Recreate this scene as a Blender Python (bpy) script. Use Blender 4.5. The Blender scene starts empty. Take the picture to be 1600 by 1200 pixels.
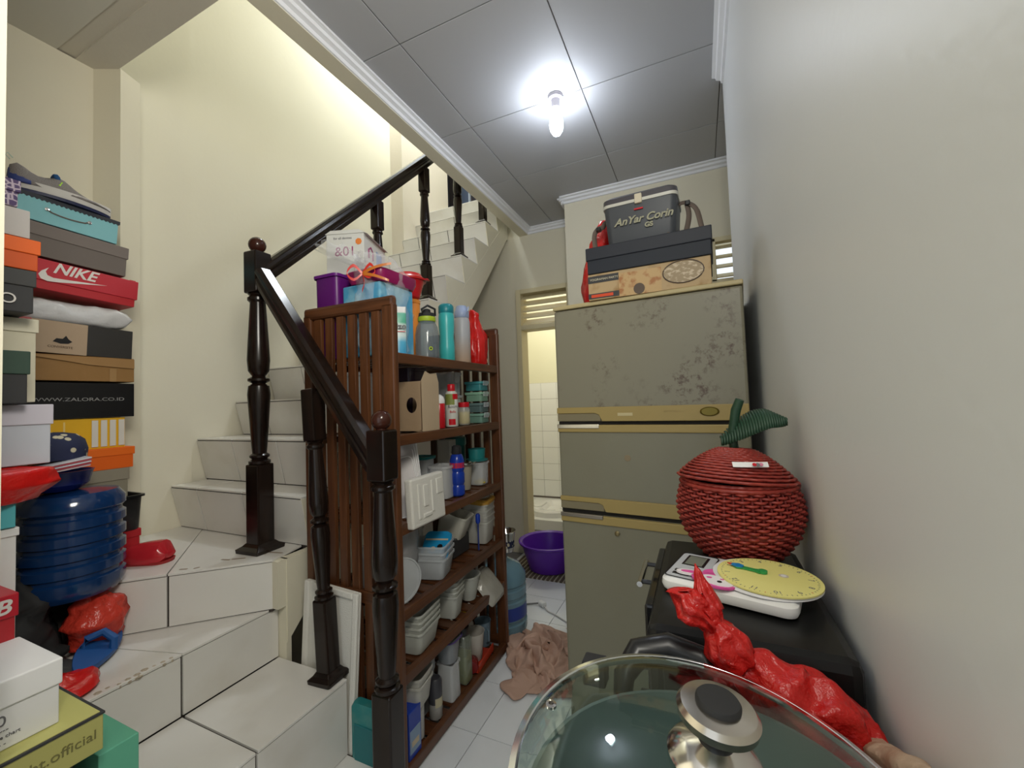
import bpy, bmesh, math, random
from mathutils import Vector, Matrix, noise
random.seed(4)
C = bpy.context.scene.collection
S = bpy.context.scene
PI = math.pi

# ------------------------------------------------------------------ camera, world, lights
cd = bpy.data.cameras.new('camera'); cam = bpy.data.objects.new('camera', cd); C.objects.link(cam); S.camera = cam
yaw, pit, roll = math.radians(24.285), math.radians(2.27), math.radians(-2.03)
fw = Vector((-math.sin(yaw)*math.cos(pit), math.cos(yaw)*math.cos(pit), math.sin(pit)))
rt = Vector((math.cos(yaw), math.sin(yaw), 0)); up = rt.cross(fw)
r2 = math.cos(roll)*rt + math.sin(roll)*up; u2 = -math.sin(roll)*rt + math.cos(roll)*up
m = Matrix((r2, u2, -fw)).transposed().to_4x4(); m.translation = (0, 0, 1.32)
cam.matrix_world = m
cd.sensor_width = 36; cd.lens = 649.2/1600*36; cd.clip_start = 0.02

w = bpy.data.worlds.new('world'); S.world = w; w.use_nodes = True
w.node_tree.nodes['Background'].inputs[0].default_value = (0.86, 0.94, 1.0, 1)
w.node_tree.nodes['Background'].inputs[1].default_value = 1.15

def lamp(name, kind, loc, power, col, size=0.1, rot=(0, 0, 0), sy=None):
    l = bpy.data.lights.new(name, kind); l.energy = power; l.color = col
    if kind == 'AREA':
        l.size = size
        if sy: l.shape = 'RECTANGLE'; l.size_y = sy
    else: l.shadow_soft_size = size
    o = bpy.data.objects.new(name, l); C.objects.link(o); o.location = loc; o.rotation_euler = rot
    return o
lamp('bulb_light', 'POINT', (-0.578, 1.92, 2.665), 21, (0.82, 0.89, 1.0), 0.046)
lamp('stairwell_light', 'POINT', (-1.95, 2.75, 4.6), 68, (0.88, 0.95, 1.0), 0.12)
lamp('bathroom_light', 'POINT', (-1.45, 4.1, 2.5), 22, (1.0, 0.97, 0.85), 0.06)
lamp('alcove_fill_light', 'AREA', (0.12, 0.0, 2.2), 24.5, (1.0, 0.96, 0.86), 0.5, Vector((1.0, -0.22, 0.12)).to_track_quat('Z', 'Y').to_euler())  # unseen fill, added above the camera to brighten the alcove and stairs
S.view_settings.view_transform = 'Standard'; S.view_settings.look = 'None'
S.view_settings.gamma = 1; S.view_settings.use_curve_mapping = False
S.view_settings.exposure = 0.0

# ------------------------------------------------------------------ materials
MC = {}
def mat(name, col, rough=0.5, metal=0.0, trans=0.0, ior=1.45, alpha=1.0, bump=None, var=None, spec=0.5, emit=None, sss=0):
    """bump=(scale,strength) var=(scale, colour2, lo, hi)"""
    if name in MC: return MC[name]
    mt = bpy.data.materials.new(name); mt.use_nodes = True
    nt = mt.node_tree; b = nt.nodes['Principled BSDF']
    b.inputs['Base Color'].default_value = (*col, 1); b.inputs['Roughness'].default_value = rough
    b.inputs['Metallic'].default_value = metal; b.inputs['Transmission Weight'].default_value = trans
    b.inputs['IOR'].default_value = ior; b.inputs['Alpha'].default_value = alpha
    b.inputs['Specular IOR Level'].default_value = spec
    if emit: b.inputs['Emission Color'].default_value = (*emit[0], 1); b.inputs['Emission Strength'].default_value = emit[1]
    tc = nt.nodes.new('ShaderNodeTexCoord')
    if var:
        n = nt.nodes.new('ShaderNodeTexNoise'); n.inputs['Scale'].default_value = var[0]; n.inputs['Detail'].default_value = 6
        nt.links.new(tc.outputs['Object'], n.inputs['Vector'])
        r = nt.nodes.new('ShaderNodeValToRGB'); r.color_ramp.elements[0].position = var[2]; r.color_ramp.elements[1].position = var[3]
        r.color_ramp.elements[0].color = (*col, 1); r.color_ramp.elements[1].color = (*var[1], 1)
        nt.links.new(n.outputs['Fac'], r.inputs['Fac']); nt.links.new(r.outputs['Color'], b.inputs['Base Color'])
    if bump:
        n = nt.nodes.new('ShaderNodeTexNoise'); n.inputs['Scale'].default_value = bump[0]; n.inputs['Detail'].default_value = 4
        nt.links.new(tc.outputs['Object'], n.inputs['Vector'])
        bp = nt.nodes.new('ShaderNodeBump'); bp.inputs['Strength'].default_value = bump[1]; bp.inputs['Distance'].default_value = 0.01
        nt.links.new(n.outputs['Fac'], bp.inputs['Height']); nt.links.new(bp.outputs['Normal'], b.inputs['Normal'])
    MC[name] = mt; return mt
def wood(name, c1, c2, rough=0.35, axis=2, scale=6):
    if name in MC: return MC[name]
    mt = bpy.data.materials.new(name); mt.use_nodes = True; nt = mt.node_tree; b = nt.nodes['Principled BSDF']
    b.inputs['Roughness'].default_value = rough
    tc = nt.nodes.new('ShaderNodeTexCoord'); mp = nt.nodes.new('ShaderNodeMapping')
    sc = [scale*5]*3; sc[axis] = scale*0.35; mp.inputs['Scale'].default_value = sc
    n = nt.nodes.new('ShaderNodeTexNoise'); n.inputs['Scale'].default_value = 1.5; n.inputs['Detail'].default_value = 8; n.inputs['Distortion'].default_value = 0.6
    r = nt.nodes.new('ShaderNodeValToRGB'); r.color_ramp.elements[0].position = 0.3; r.color_ramp.elements[1].position = 0.7
    r.color_ramp.elements[0].color = (*c1, 1); r.color_ramp.elements[1].color = (*c2, 1)
    nt.links.new(tc.outputs['Object'], mp.inputs[0]); nt.links.new(mp.outputs[0], n.inputs['Vector'])
    nt.links.new(n.outputs['Fac'], r.inputs['Fac']); nt.links.new(r.outputs['Color'], b.inputs['Base Color'])
    MC[name] = mt; return mt
plaster = mat('cream_plaster', (0.74, 0.695, 0.55), 0.75, bump=(38, 0.05), var=(1.3, (0.71, 0.655, 0.51), 0.45, 0.75))
plaster_r = mat('pale_plaster', (0.82, 0.835, 0.84), 0.42, bump=(60, 0.045), var=(1.1, (0.79, 0.80, 0.795), 0.45, 0.75))
ceilm = mat('ceiling_board_paint', (0.44, 0.445, 0.465), 0.6, bump=(6, 0.05))
jointm = mat('joint_dark', (0.24, 0.21, 0.19), 0.8)
cornm = mat('cornice_white', (0.82, 0.83, 0.86), 0.5)
tilem = mat('stair_tile', (0.74, 0.72, 0.68), 0.22, var=(5, (0.66, 0.63, 0.57), 0.5, 0.8), bump=(2.5, 0.03))
tilef = mat('floor_tile', (0.80, 0.82, 0.84), 0.12, var=(4, (0.74, 0.76, 0.77), 0.45, 0.75))
tileb = mat('bathroom_tile', (0.85, 0.86, 0.84), 0.15)
dirtm = mat('grime', (0.26, 0.20, 0.14), 0.9)
darkwood = wood('dark_varnished_wood', (0.006, 0.004, 0.003), (0.018, 0.009, 0.006), 0.22); darkwood.node_tree.nodes['Principled BSDF'].inputs['Specular IOR Level'].default_value = 0.38
redwood = wood('red_brown_wood', (0.058, 0.019, 0.006), (0.14, 0.050, 0.017), 0.38)
redwoodx = wood('red_brown_wood_x', (0.05, 0.017, 0.006), (0.13, 0.046, 0.016), 0.38, 0)
redwoody = wood('red_brown_wood_y', (0.058, 0.019, 0.006), (0.14, 0.050, 0.017), 0.38, 1)
fram = mat('cream_frame_paint', (0.70, 0.62, 0.40), 0.5)
black = mat('black_plastic', (0.012, 0.012, 0.013), 0.3)
blackm = mat('black_matte', (0.02, 0.02, 0.021), 0.7)
chrome = mat('steel', (0.75, 0.73, 0.70), 0.15, 1.0)
white = mat('white_plastic', (0.80, 0.80, 0.79), 0.35)
clearp = mat('clear_plastic', (0.93, 0.95, 0.96), 0.18, 0, 0.0, alpha=0.30, spec=0.8)
frost = mat('frosted_plastic', (0.66, 0.69, 0.71), 0.25, alpha=0.50)
frost2 = mat('milky_plastic', (0.60, 0.59, 0.54), 0.3, alpha=0.82)
film = mat('clear_film', (0.93, 0.95, 0.97), 0.08, alpha=0.20, spec=1.0, bump=(45, 1.0))
def pl(name, col, rough=0.35, **k): return mat(name, col, rough, **k)

# ------------------------------------------------------------------ mesh helpers
class MB:
    def __init__(s): s.v = []; s.f = []; s.mi = []; s.cur = 0
    def add(s, vs, fs):
        o = len(s.v); s.v += [tuple(v) for v in vs]
        for f in fs: s.f.append(tuple(i+o for i in f)); s.mi.append(s.cur)
        return s
    def box(s, x0, x1, y0, y1, z0, z1, M=None):
        vs = [(x, y, z) for z in (z0, z1) for y in (y0, y1) for x in (x0, x1)]
        if M is not None: vs = [tuple(M @ Vector(v)) for v in vs]
        return s.add(vs, [(0, 2, 3, 1), (4, 5, 7, 6), (0, 1, 5, 4), (2, 6, 7, 3), (0, 4, 6, 2), (1, 3, 7, 5)])
    def prism(s, poly, a, b, axis=2):
        n = len(poly)
        def P(p, t):
            if axis == 2: return (p[0], p[1], t)
            if axis == 1: return (p[0], t, p[1])
            return (t, p[0], p[1])
        vs = [P(p, a) for p in poly] + [P(p, b) for p in poly]
        fs = [tuple(range(n))[::-1], tuple(range(n, 2*n))] + [(i, (i+1) % n, n+(i+1) % n, n+i) for i in range(n)]
        return s.add(vs, fs)
    def loft(s, loops, cap0=True, cap1=True):
        n = len(loops[0]); vs = [v for l in loops for v in l]; fs = []
        for k in range(len(loops)-1):
            for i in range(n): fs.append((k*n+i, k*n+(i+1) % n, (k+1)*n+(i+1) % n, (k+1)*n+i))
        if cap0: fs.append(tuple(range(n))[::-1])
        if cap1: fs.append(tuple(range((len(loops)-1)*n, len(loops)*n)))
        return s.add(vs, fs)
    def lathe(s, prof, seg=24, c=(0, 0, 0), cap0=True, cap1=True, M=None):
        loops = []
        for r, z in prof:
            l = [Vector((r*math.cos(2*PI*i/seg), r*math.sin(2*PI*i/seg), z)) for i in range(seg)]
            if M is not None: l = [M @ v for v in l]
            loops.append([tuple(v+Vector(c)) for v in l])
        return s.loft(loops, cap0, cap1)
    def tube(s, pts, r, seg=8, closed=False):
        pts = [Vector(p) for p in pts]; n = len(pts); loops = []
        for i, p in enumerate(pts):
            a = pts[i-1] if (i > 0 or closed) else p; b = pts[(i+1) % n] if (i < n-1 or closed) else p
            t = (b-a).normalized(); ref = Vector((0, 0, 1)) if abs(t.z) < 0.9 else Vector((1, 0, 0))
            u = t.cross(ref).normalized(); v = t.cross(u)
            rr = r[i] if isinstance(r, (list, tuple)) else r
            loops.append([tuple(p+(u*math.cos(2*PI*k/seg)+v*math.sin(2*PI*k/seg))*rr) for k in range(seg)])
        if closed: loops.append(loops[0])
        return s.loft(loops, not closed, not closed)
    def grid(s, fn, nu, nv):
        vs = [fn(i/nu, j/nv) for j in range(nv+1) for i in range(nu+1)]
        return s.add(vs, [(j*(nu+1)+i, j*(nu+1)+i+1, (j+1)*(nu+1)+i+1, (j+1)*(nu+1)+i) for j in range(nv) for i in range(nu)])
    def mesh(s, name, mats, smooth):
        me = bpy.data.meshes.new(name); me.from_pydata(s.v, [], s.f)
        for m_ in (mats if isinstance(mats, (list, tuple)) else [mats]): me.materials.append(m_)
        me.polygons.foreach_set('material_index', s.mi)
        if smooth: me.polygons.foreach_set('use_smooth', [True]*len(s.f))
        me.update(); return me
    def build(s, name, mats, parent=None, smooth=False, bev=0, sub=0, thick=0, loc=(0, 0, 0), rot=(0, 0, 0), angle=True):
        me = s.mesh(name, mats, smooth)
        bm = bmesh.new(); bm.from_mesh(me); bmesh.ops.recalc_face_normals(bm, faces=bm.faces); bm.to_mesh(me); bm.free()
        o = bpy.data.objects.new(name, me); C.objects.link(o); o.location = loc; o.rotation_euler = rot
        if parent: o.parent = parent
        if thick: d = o.modifiers.new('t', 'SOLIDIFY'); d.thickness = thick; d.offset = 0
        if bev: d = o.modifiers.new('b', 'BEVEL'); d.width = bev; d.segments = 2; d.limit_method = 'ANGLE'; d.angle_limit = math.radians(40)
        if sub: d = o.modifiers.new('s', 'SUBSURF'); d.levels = d.render_levels = sub
        if smooth and angle:
            try: me.set_sharp_from_angle(angle=math.radians(38))
            except Exception: pass
        return o
def rr(w_, d, r, z, n=4, cx=0, cy=0, rz=0):
    r = min(r, w_/2-1e-4, d/2-1e-4); out = []
    for k, (sx, sy) in enumerate(((1, 1), (-1, 1), (-1, -1), (1, -1))):
        for i in range(n+1):
            a = k*PI/2+i/n*PI/2
            out.append((sx*(w_/2-r)+r*math.cos(a), sy*(d/2-r)+r*math.sin(a)))
    c, s_ = math.cos(rz), math.sin(rz)
    return [(cx+x*c-y*s_, cy+x*s_+y*c, z) for x, y in out]
def E(name, label, cat, loc=(0, 0, 0), rz=0, group=None, rot=None):
    o = bpy.data.objects.new(name, None); C.objects.link(o); o.empty_display_size = 0.05
    o.location = loc; o.rotation_euler = rot if rot else (0, 0, rz)
    o['label'] = label; o['category'] = cat
    if group: o['group'] = group
    return o
def tag(o, label, cat, group=None, kind=None):
    o['label'] = label; o['category'] = cat
    if group: o['group'] = group
    if kind: o['kind'] = kind
    return o
def struct(o): o['kind'] = 'structure'; return o
def copytree(o, loc, rz=None, label=None):
    c = o.copy(); C.objects.link(c); c.location = loc
    if rz is not None: c.rotation_euler = (0, 0, rz)
    if label: c['label'] = label
    for ch in list(o.children):
        k = ch.copy(); C.objects.link(k); k.parent = c
        for g in list(ch.children):
            q = g.copy(); C.objects.link(q); q.parent = k
    return c
def text(body, size, mt, parent, loc, rot, extrude=0.0006, sx=1.0, shear=0.0, name='lettering', align='CENTER', bold=0.0):
    cu = bpy.data.curves.new(name, 'FONT'); cu.body = body; cu.size = size; cu.extrude = extrude; cu.align_x = align; cu.align_y = 'CENTER'; cu.shear = shear; cu.offset = bold
    t = bpy.data.objects.new(name, cu); C.objects.link(t)
    dg = bpy.context.evaluated_depsgraph_get(); me = bpy.data.meshes.new_from_object(t.evaluated_get(dg))
    bpy.data.objects.remove(t); me.materials.clear(); me.materials.append(mt)
    o = bpy.data.objects.new(name, me); C.objects.link(o); o.parent = parent; o.location = loc; o.rotation_euler = rot; o.scale = (sx, 1, 1)
    return o
FX = (PI/2, 0, PI/2)     # lettering on a face that looks towards +X
FY = (PI/2, 0, 0)        # lettering on a face that looks towards -Y

# ------------------------------------------------------------------ room shell
CZ = 2.81
def wallbox(name, *b, mt=plaster):
    return struct(MB().box(*b).build(name, mt))
wallbox('wall_right', 0.17, 0.30, -1.6, 2.20, 0, CZ, mt=plaster_r)
# back wall with louvred window hole
WB = MB(); 
WB.box(-0.853, 0.105, 2.95, 3.30, 0, CZ); WB.box(0.105, 0.62, 2.95, 3.10, 0, 2.03); WB.box(0.105, 0.62, 2.95, 3.10, 2.31, CZ); WB.box(0.56, 0.62, 2.95, 3.10, 2.03, 2.31)
struct(WB.build('wall_back', plaster))
struct(MB().box(0.62, 0.70, 2.2, 3.10, 0, CZ).box(0.30, 0.70, 2.10, 2.2, 0, CZ).build('wall_recess', plaster))
# far wall with bathroom door hole  x -1.42..-0.853
WF = MB().box(-2.6, -1.425, 3.34, 3.44, 0, 3.1).box(-1.425, -0.853, 3.34, 3.44, 2.28, CZ).box(-0.92, -0.853, 3.30, 3.44, 0, 2.28)
struct(WF.build('wall_far', plaster))
# left stair wall (two planes) and upstairs walls
WL = MB()
WL.box(-2.55, -2.417, 0.90, 1.287, 0, 5.2).box(-2.55, -2.445, 1.287, 2.92, 0, 5.2)
struct(WL.build('wall_left', mat('cream_plaster_lit', (0.78, 0.745, 0.615), 0.75, bump=(38, 0.05), var=(1.3, (0.75, 0.71, 0.575), 0.45, 0.75))))  # same cream paint, made paler and bluer to mimic the brighter stairwell light
struct(MB().box(-2.56, -2.315, 2.92, 3.66, 0.0, 5.2).build('wall_landing', mat('landing_plaster', (0.74, 0.68, 0.58), 0.75, bump=(38, 0.1))))
struct(MB().box(-3.3, -1.2, 4.62, 4.75, 2.9, 5.2).box(-3.4, -3.3, 3.5, 4.75, 2.9, 5.2).box(-3.4, -2.56, 3.4, 3.66, 2.9, 5.2).box(-1.385, -1.28, 3.4, 4.62, 3.1, 5.2).build('wall_upstairs', plaster))
struct(MB().box(-3.4, -0.9, 0.70, 4.8, 5.2, 5.28).build('ceiling_stairwell', ceilm))
struct(MB().box(-1.385, -1.31, 0.776, 3.34, 2.84, 5.2).box(-2.6, -1.31, 0.70, 0.776, 3.0, 5.2).build('wall_stairwell', plaster))
# alcove column, alcove walls, near jamb
AL = MB()
AL.prism([(-2.31, 0.857), (-2.21, 0.908), (-2.24, 0.99), (-2.55, 0.99), (-2.55, 0.857)], 0, CZ)
AL.box(-2.42, -2.31, -0.05, 0.858, 0, CZ).box(-2.4, -1.05, -0.15, -0.05, 0, CZ)
struct(AL.build('wall_alcove', plaster))
struct(MB().box(-1.13, -1.06, -1.6, 0.281, 0, CZ).build('wall_near_left', plaster))
# beams
struct(MB().box(-2.55, -1.31, 0.80, 0.905, CZ-0.001, 3.05).box(-2.50, -1.31, 0.745, 0.80, CZ+0.006, 3.05).build('trim_1', mat('beam_plaster', (0.62, 0.58, 0.50), 0.75, bump=(38, 0.1))))
struct(MB().box(-1.385, -1.305, 0.905, 3.34, 2.76, 3.0).build('trim_2', plaster))
# ceiling: backing + panels
cl = struct(MB().box(-1.32, 0.62, -1.6, 3.34, CZ+0.008, CZ+0.05).box(-2.42, -1.32, -0.15, 0.80, CZ+0.012, CZ+0.05).build('ceiling', jointm))
struct(MB().box(-2.42, -1.305, -0.15, 0.745, CZ, CZ+0.012).build('ceiling_alcove', mat('alcove_ceiling', (0.62, 0.60, 0.53), 0.7)))
xs = [-1.305, -1.063, -0.449, 0.159, 0.62]; ys = [-1.6, -1.002, -0.412, 0.175, 0.761, 1.347, 1.938, 2.524, 3.34]
g = 0.0022
for i in range(4):
    for j in range(8):
        MB().box(xs[i]+g, xs[i+1]-g, ys[j]+g, ys[j+1]-g, CZ, CZ+0.008).build('ceiling_panel', ceilm, cl, bev=0.0015)
def cornice(name, p0, p1, inx, iny):
    # profile extruded from p0 to p1; in = inward direction
    prof = [(0, 0), (0.048, 0), (0.048, -0.010), (0.034, -0.014), (0.030, -0.026), (0.014, -0.032), (0.010, -0.046), (0, -0.048)]
    a = [(p0[0]+inx*u, p0[1]+iny*u, CZ+v_) for u, v_ in prof]; b = [(p1[0]+inx*u, p1[1]+iny*u, CZ+v_) for u, v_ in prof]
    return struct(MB().loft([a, b]).build(name, cornm))
cornice('trim_3', (-1.308, -1.6), (-1.308, 3.34), 1, 0)
cornice('trim_4', (0.17, -1.6), (0.17, 2.14), -1, 0)
cornice('trim_5', (-0.875, 2.95), (0.62, 2.95), 0, -1)
cornice('trim_6', (-0.853, 2.93), (-0.853, 3.34), -1, 0)
cornice('trim_7', (-1.305, 3.34), (-0.853, 3.34), 0, -1)

# ---- floor
fl = struct(MB().box(-2.6, 0.62, -1.6, 3.44, -0.05, -0.004).box(-2.6, 0.7, 3.44, 5.2, -0.05, -0.004).build('floor', mat('grout', (0.22, 0.21, 0.20), 0.9)))
TP = 0.2925; g = 0.0015
tme = None
for i in range(-3, 5):
    for j in range(-7, 8):
        x = -0.872+i*TP; y = 1.4775+j*TP
        if x < -1.5 or x+TP > 0.45: 
            if x < -1.2: continue
        b = MB().box(g, TP-g, g, min(TP, 3.44-y)-g, -0.01, 0)
        if tme is None or y+TP > 3.44:
            o = b.build('floor_tile', tilef, fl); 
            if y+TP <= 3.44: tme = o.data
        else:
            o = bpy.data.objects.new('floor_tile', tme); C.objects.link(o); o.parent = fl
        o.location = (x, y, 0)

# ---- bathroom
struct(MB().box(-2.7, -0.6, 4.9, 5.0, 0, 2.9).build('wall_bathroom_back', mat('bath_plaster', (0.80, 0.78, 0.58), 0.6)))
struct(MB().box(-2.3, -2.2, 3.44, 4.9, 0, 2.9).box(-0.7, -0.6, 3.44, 4.9, 0, 2.9).build('wall_bathroom_side', plaster))
struct(MB().box(-2.3, -0.6, 3.44, 5.0, 2.7, 2.76).build('ceiling_bathroom', ceilm))
bt = struct(MB().box(-2.2, -0.7, 4.892, 4.9, 0.1, 1.525).build('trim_8', jointm))
bme = None
for i in range(7):
    for j in range(7):
        if bme is None:
            o = MB().box(0.0015, 0.1985, -0.008, 0, 0.0015, 0.1985).build('wall_tile', tileb, bt); bme = o.data
        else: o = bpy.data.objects.new('wall_tile', bme); C.objects.link(o); o.parent = bt
        o.location = (-2.21+i*0.2, 4.892, 0.125+j*0.2)
pf = struct(MB().box(-2.2, -0.7, 3.98, 4.9, 0, 0.10).build('trim_9', tilem))
for i in range(5):
    MB().box(-2.2+i*0.3+0.0015, -1.9+i*0.3-0.0015, 3.972, 3.98, 0.002, 0.104).build('ledge_tile', tileb, pf)
    for j in range(3): MB().box(-2.2+i*0.3+0.0015, -1.9+i*0.3-0.0015, 3.98+j*0.3, 4.277+j*0.3, 0.10, 0.106).build('ledge_tile', tileb, pf)
# squat toilet
sq = E('squat_toilet', 'white ceramic squat toilet on the raised bathroom ledge', 'toilet', (-1.50, 4.30, 0.106), 0)
sm_ = MB()
def sqrow(k, w_, d, z): return [(x, y, z) for x, y, _ in rr(w_, d, min(w_, d)*0.48, 0, 6)]
sm_.loft([sqrow(0, .44, .52, 0), sqrow(0, .44, .52, .05), sqrow(0, .40, .48, .07), sqrow(0, .20, .36, .065), sqrow(0, .14, .28, .03)])
sm_.build('bowl', mat('ceramic', (0.86, 0.86, 0.85), 0.08), sq, smooth=True)
for sx in (-1, 1):
    b = MB()
    b.loft([rr(.09, .24, .04, .069, 5, sx*.15, 0), rr(.08, .23, .035, .078, 5, sx*.15, 0)]); b.build('footrest', MC['ceramic'], sq, smooth=True)
# door frame and transom louvres
df = struct(MB().box(-1.425, -1.383, 3.30, 3.44, 0, 2.28).build('door_1', fram))
MB().box(-0.97, -0.92, 3.30, 3.44, 0, 2.28).build('frame_post', fram, df, bev=.003)
MB().box(-1.383, -0.97, 3.30, 3.44, 2.24, 2.28).build('frame_head', fram, df, bev=.003)
MB().box(-1.383, -0.97, 3.30, 3.44, 1.925, 1.965).build('transom_bar', fram, df, bev=.003)
for k in range(5):
    z = 1.99+k*0.056
    MB().box(-1.383, -0.97, -0.045, 0.045, -0.004, 0.004).build('louvre_slat', fram, df, loc=(0, 3.37, z+0.01), rot=(math.radians(35), 0, 0))
# bathroom is reached over a mat
# louvre window in back wall
wn = struct(MB().box(0.105, 0.135, 2.93, 2.99, 2.03, 2.31).box(0.105, 0.56, 2.93, 2.99, 2.285, 2.315).box(0.105, 0.56, 2.93, 2.99, 2.02, 2.045).build('window_1', fram, bev=.003))
for k in range(4):
    MB().box(0.135, 0.56, -0.035, 0.035, -0.004, 0.004).build('louvre_slat', fram, wn, loc=(0, 2.98, 2.075+k*0.062), rot=(math.radians(30), 0, 0))
# upstairs dark door and window seen past the stairs
up1 = struct(MB().box(-2.93, -2.86, 4.50, 4.62, 3.16, 5.0).build('door_2', mat('dark_blue_frame', (0.05, 0.05, 0.07), 0.4), bev=.004))
MB().box(-2.86, -2.32, 4.56, 4.60, 3.16, 5.0).build('door_leaf', mat('dark_panel', (0.035, 0.03, 0.035), 0.4), up1)
MB().box(-2.74, -2.56, 4.545, 4.56, 3.75, 4.8).build('pane', mat('blue_grey_glass', (0.10, 0.13, 0.20), 0.15), up1)
MB().box(-2.56, -2.54, 4.53, 4.56, 3.7, 4.85).build('glazing_bar', mat('pale_bar', (0.5, 0.55, 0.62), 0.4), up1)
MB().box(-2.32, -2.25, 4.50, 4.62, 3.16, 5.0).build('frame_post', MC['dark_blue_frame'], up1)

# ------------------------------------------------------------------ staircase
z1, z2, z3 = 0.36, 0.556, 0.745
NY = {4: 1.19, 5: 1.322, 6: 1.524, 7: 1.726, 8: 1.92, 9: 2.11, 10: 2.30, 11: 2.51, 12: 2.71, 13: 2.90, 14: 3.09, 15: 3.28}
NZ = {4: .958, 5: 1.177, 6: 1.37, 7: 1.573, 8: 1.77, 9: 1.97, 10: 2.17, 11: 2.367, 12: 2.565, 13: 2.76, 14: 2.96, 15: 3.16}
T = 0.008
st = MB()
def bx(*b): st.box(*b)
bx(-1.20, -0.93, -0.0, 1.12-T, -0.002, 0.10-T)
bx(-1.60, -1.19-T, -0.05, 1.12-T, 0, z1-T)
st.prism([(-1.54-T, -0.05), (-1.54-T, 1.12-T), (-1.60, 1.14), (-2.41, 1.14), (-2.30, 0.86), (-2.30, -0.05)], 0, z2-T)
st.prism([(-1.525, 1.085), (-1.555, 1.20), (-2.41, 1.20), (-2.41, 0.99), (-2.30, 0.86), (-2.30, 0.42), (-2.16, 0.46), (-1.91, 0.717), (-1.77, 0.865)], z2-T, z3-T)
for n in range(4, 15):
    y0 = NY[n]; z = NZ[n]; xl = -2.44 if n < 12 else -2.32
    if n == 4: xl = -2.417
    st.box(xl, -1.497, y0+0.05, NY[n+1]+0.055, z-0.19, z-T)
    st.prism([(y0+.005, z-T), (y0+0.06, z-T), (y0+0.062, NZ.get(n-1, z3)-.01), (y0+0.051, NZ.get(n-1, z3)-.01)], xl, -1.497, axis=0)
st.box(-2.32, -1.40, 3.28+.06, 4.62, 2.90, 3.16-T); st.box(-3.3, -2.32, 3.66, 4.62, 2.90, 3.16-T)
# stringer slab below the flight (its right face is the plastered side)
sc = struct(st.build('staircase', mat('stair_grout', (0.05, 0.04, 0.035), 0.9)))
sd = MB()
for n in range(4, 15):
    zb_ = NZ.get(n-1, z3); y0 = NY[n]
    sd.prism([(y0+.045, zb_-.02), (y0+.002, NZ[n]-T), (NY[n+1]+.046, NZ[n]-T), (NY[n+1]+.046, zb_-.02)], -1.498, -1.492, axis=0)
sd.prism([(1.085, z2+.004), (1.085, z3-T), (1.13, z3-T), (1.13, z2+.004)], -1.56, -1.493, axis=0); sd.prism([(1.119, .34), (1.119, z2+.01), (1.14, z2+.01), (1.14, .34)], -1.56, -1.4935, axis=0)
sd.prism([(1.122, .42), (1.122, z3-T), (1.24, z3-T), (1.24, .83), (3.33, 2.94), (3.33, 2.775), (2.715, 2.076)], -1.53, -1.4905, axis=0)
sd.prism([(1.122, .42), (1.24, .60), (3.33, 2.80), (3.33, 2.775), (2.715, 2.076)], -2.44, -1.53, axis=0)
sd.build('stringer', plaster, sc)
def slab(name, poly, z, t=T, mt=tilem):
    return MB().prism(poly, z-t, z).build(name, mt, sc, bev=0.001)
G = 0.0036
def riser(pa, pb, za, zb, name='riser_tile', back=0.0, mt=tilem):
    # vertical tile between plan points pa, pb; 'back' shifts its foot behind the nose
    a, b = Vector((*pa, 0)), Vector((*pb, 0)); d = (b-a).normalized(); nrm = Vector((d.y, -d.x, 0))
    a = a+d*G; b = b-d*G
    q = []
    for p in (a, b):
        for zz, sh in ((za+G, back), (zb-G*.3, 0)):
            for dep in (0, T):
                q.append(p-nrm*(sh+dep)+Vector((0, 0, zz)))
    o = MB().add(q, [(0, 4, 6, 2), (1, 3, 7, 5), (0, 1, 5, 4), (2, 6, 7, 3), (0, 2, 3, 1), (4, 5, 7, 6)]).build(name, mt, sc)
    return o
# step 0 plinth
for a, b in ((0.02, .49), (.49, .79), (.79, 1.12)):
    slab('tread_tile', [(-1.19, a+G), (-0.93, a+G), (-0.93, b-G), (-1.19, b-G)], 0.10)
# step 1
for a, b in ((-.05, .19), (.19, .49), (.49, .79), (.79, 1.12)):
    slab('tread_tile', [(-1.535, a+G), (-1.182, a+G), (-1.182, b-G), (-1.535, b-G)], z1)
    riser((-1.185, a), (-1.185, b), 0.10, z1-T-.002)
riser((-1.19, 1.12), (-1.52, 1.12), 0.0, z1-T, name='side_tile', mt=plaster)
# step 2 tread (cut by winder) and riser
for a, b in ((.19, .49), (.49, .787), (.787, 1.12)):
    riser((-1.537, a), (-1.537, b), z1, z2-T-.002)
jt = Vector((-1.534, .787)); 
slab('tread_tile', [(-1.534, .789), (-1.534, 1.12), (-1.54, 1.12), (-1.80, .84), (-1.86, .79), (-1.95, .70), (-1.95, .68)], z2)
slab('tread_tile', [(-1.534, .785), (-1.95, .676), (-2.30, .34), (-2.30, .19), (-1.534, .19)], z2)
# step 3 winder
A = Vector((-1.520, 1.087)); B = Vector((-1.763, .860)); D = Vector((-1.905, .717)); F3 = Vector((-2.30, .33))
riser(B, A, z2, z3-T-.002); riser(Vector((-2.03, .60)), B, z2, z3-T-.002); riser(F3, Vector((-2.03, .60)), z2, z3-T-.002)
jb = Vector((-2.245, 1.24))
dB = (jb-B).normalized()*0; nb = Vector((0.0018, 0.001))
slab('tread_tile', [A+Vector((.004, -.004)), (-1.555, 1.24), tuple(jb+Vector((.002, 0))), tuple(B+Vector((.004, -.002)))], z3)
slab('tread_tile', [tuple(B+Vector((-.001, -.004))), tuple(jb-Vector((.002, 0))), (-2.415, 1.24), (-2.415, .99), (-2.235, .99), (-2.31, .86), (-2.31, .33)], z3)
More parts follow.
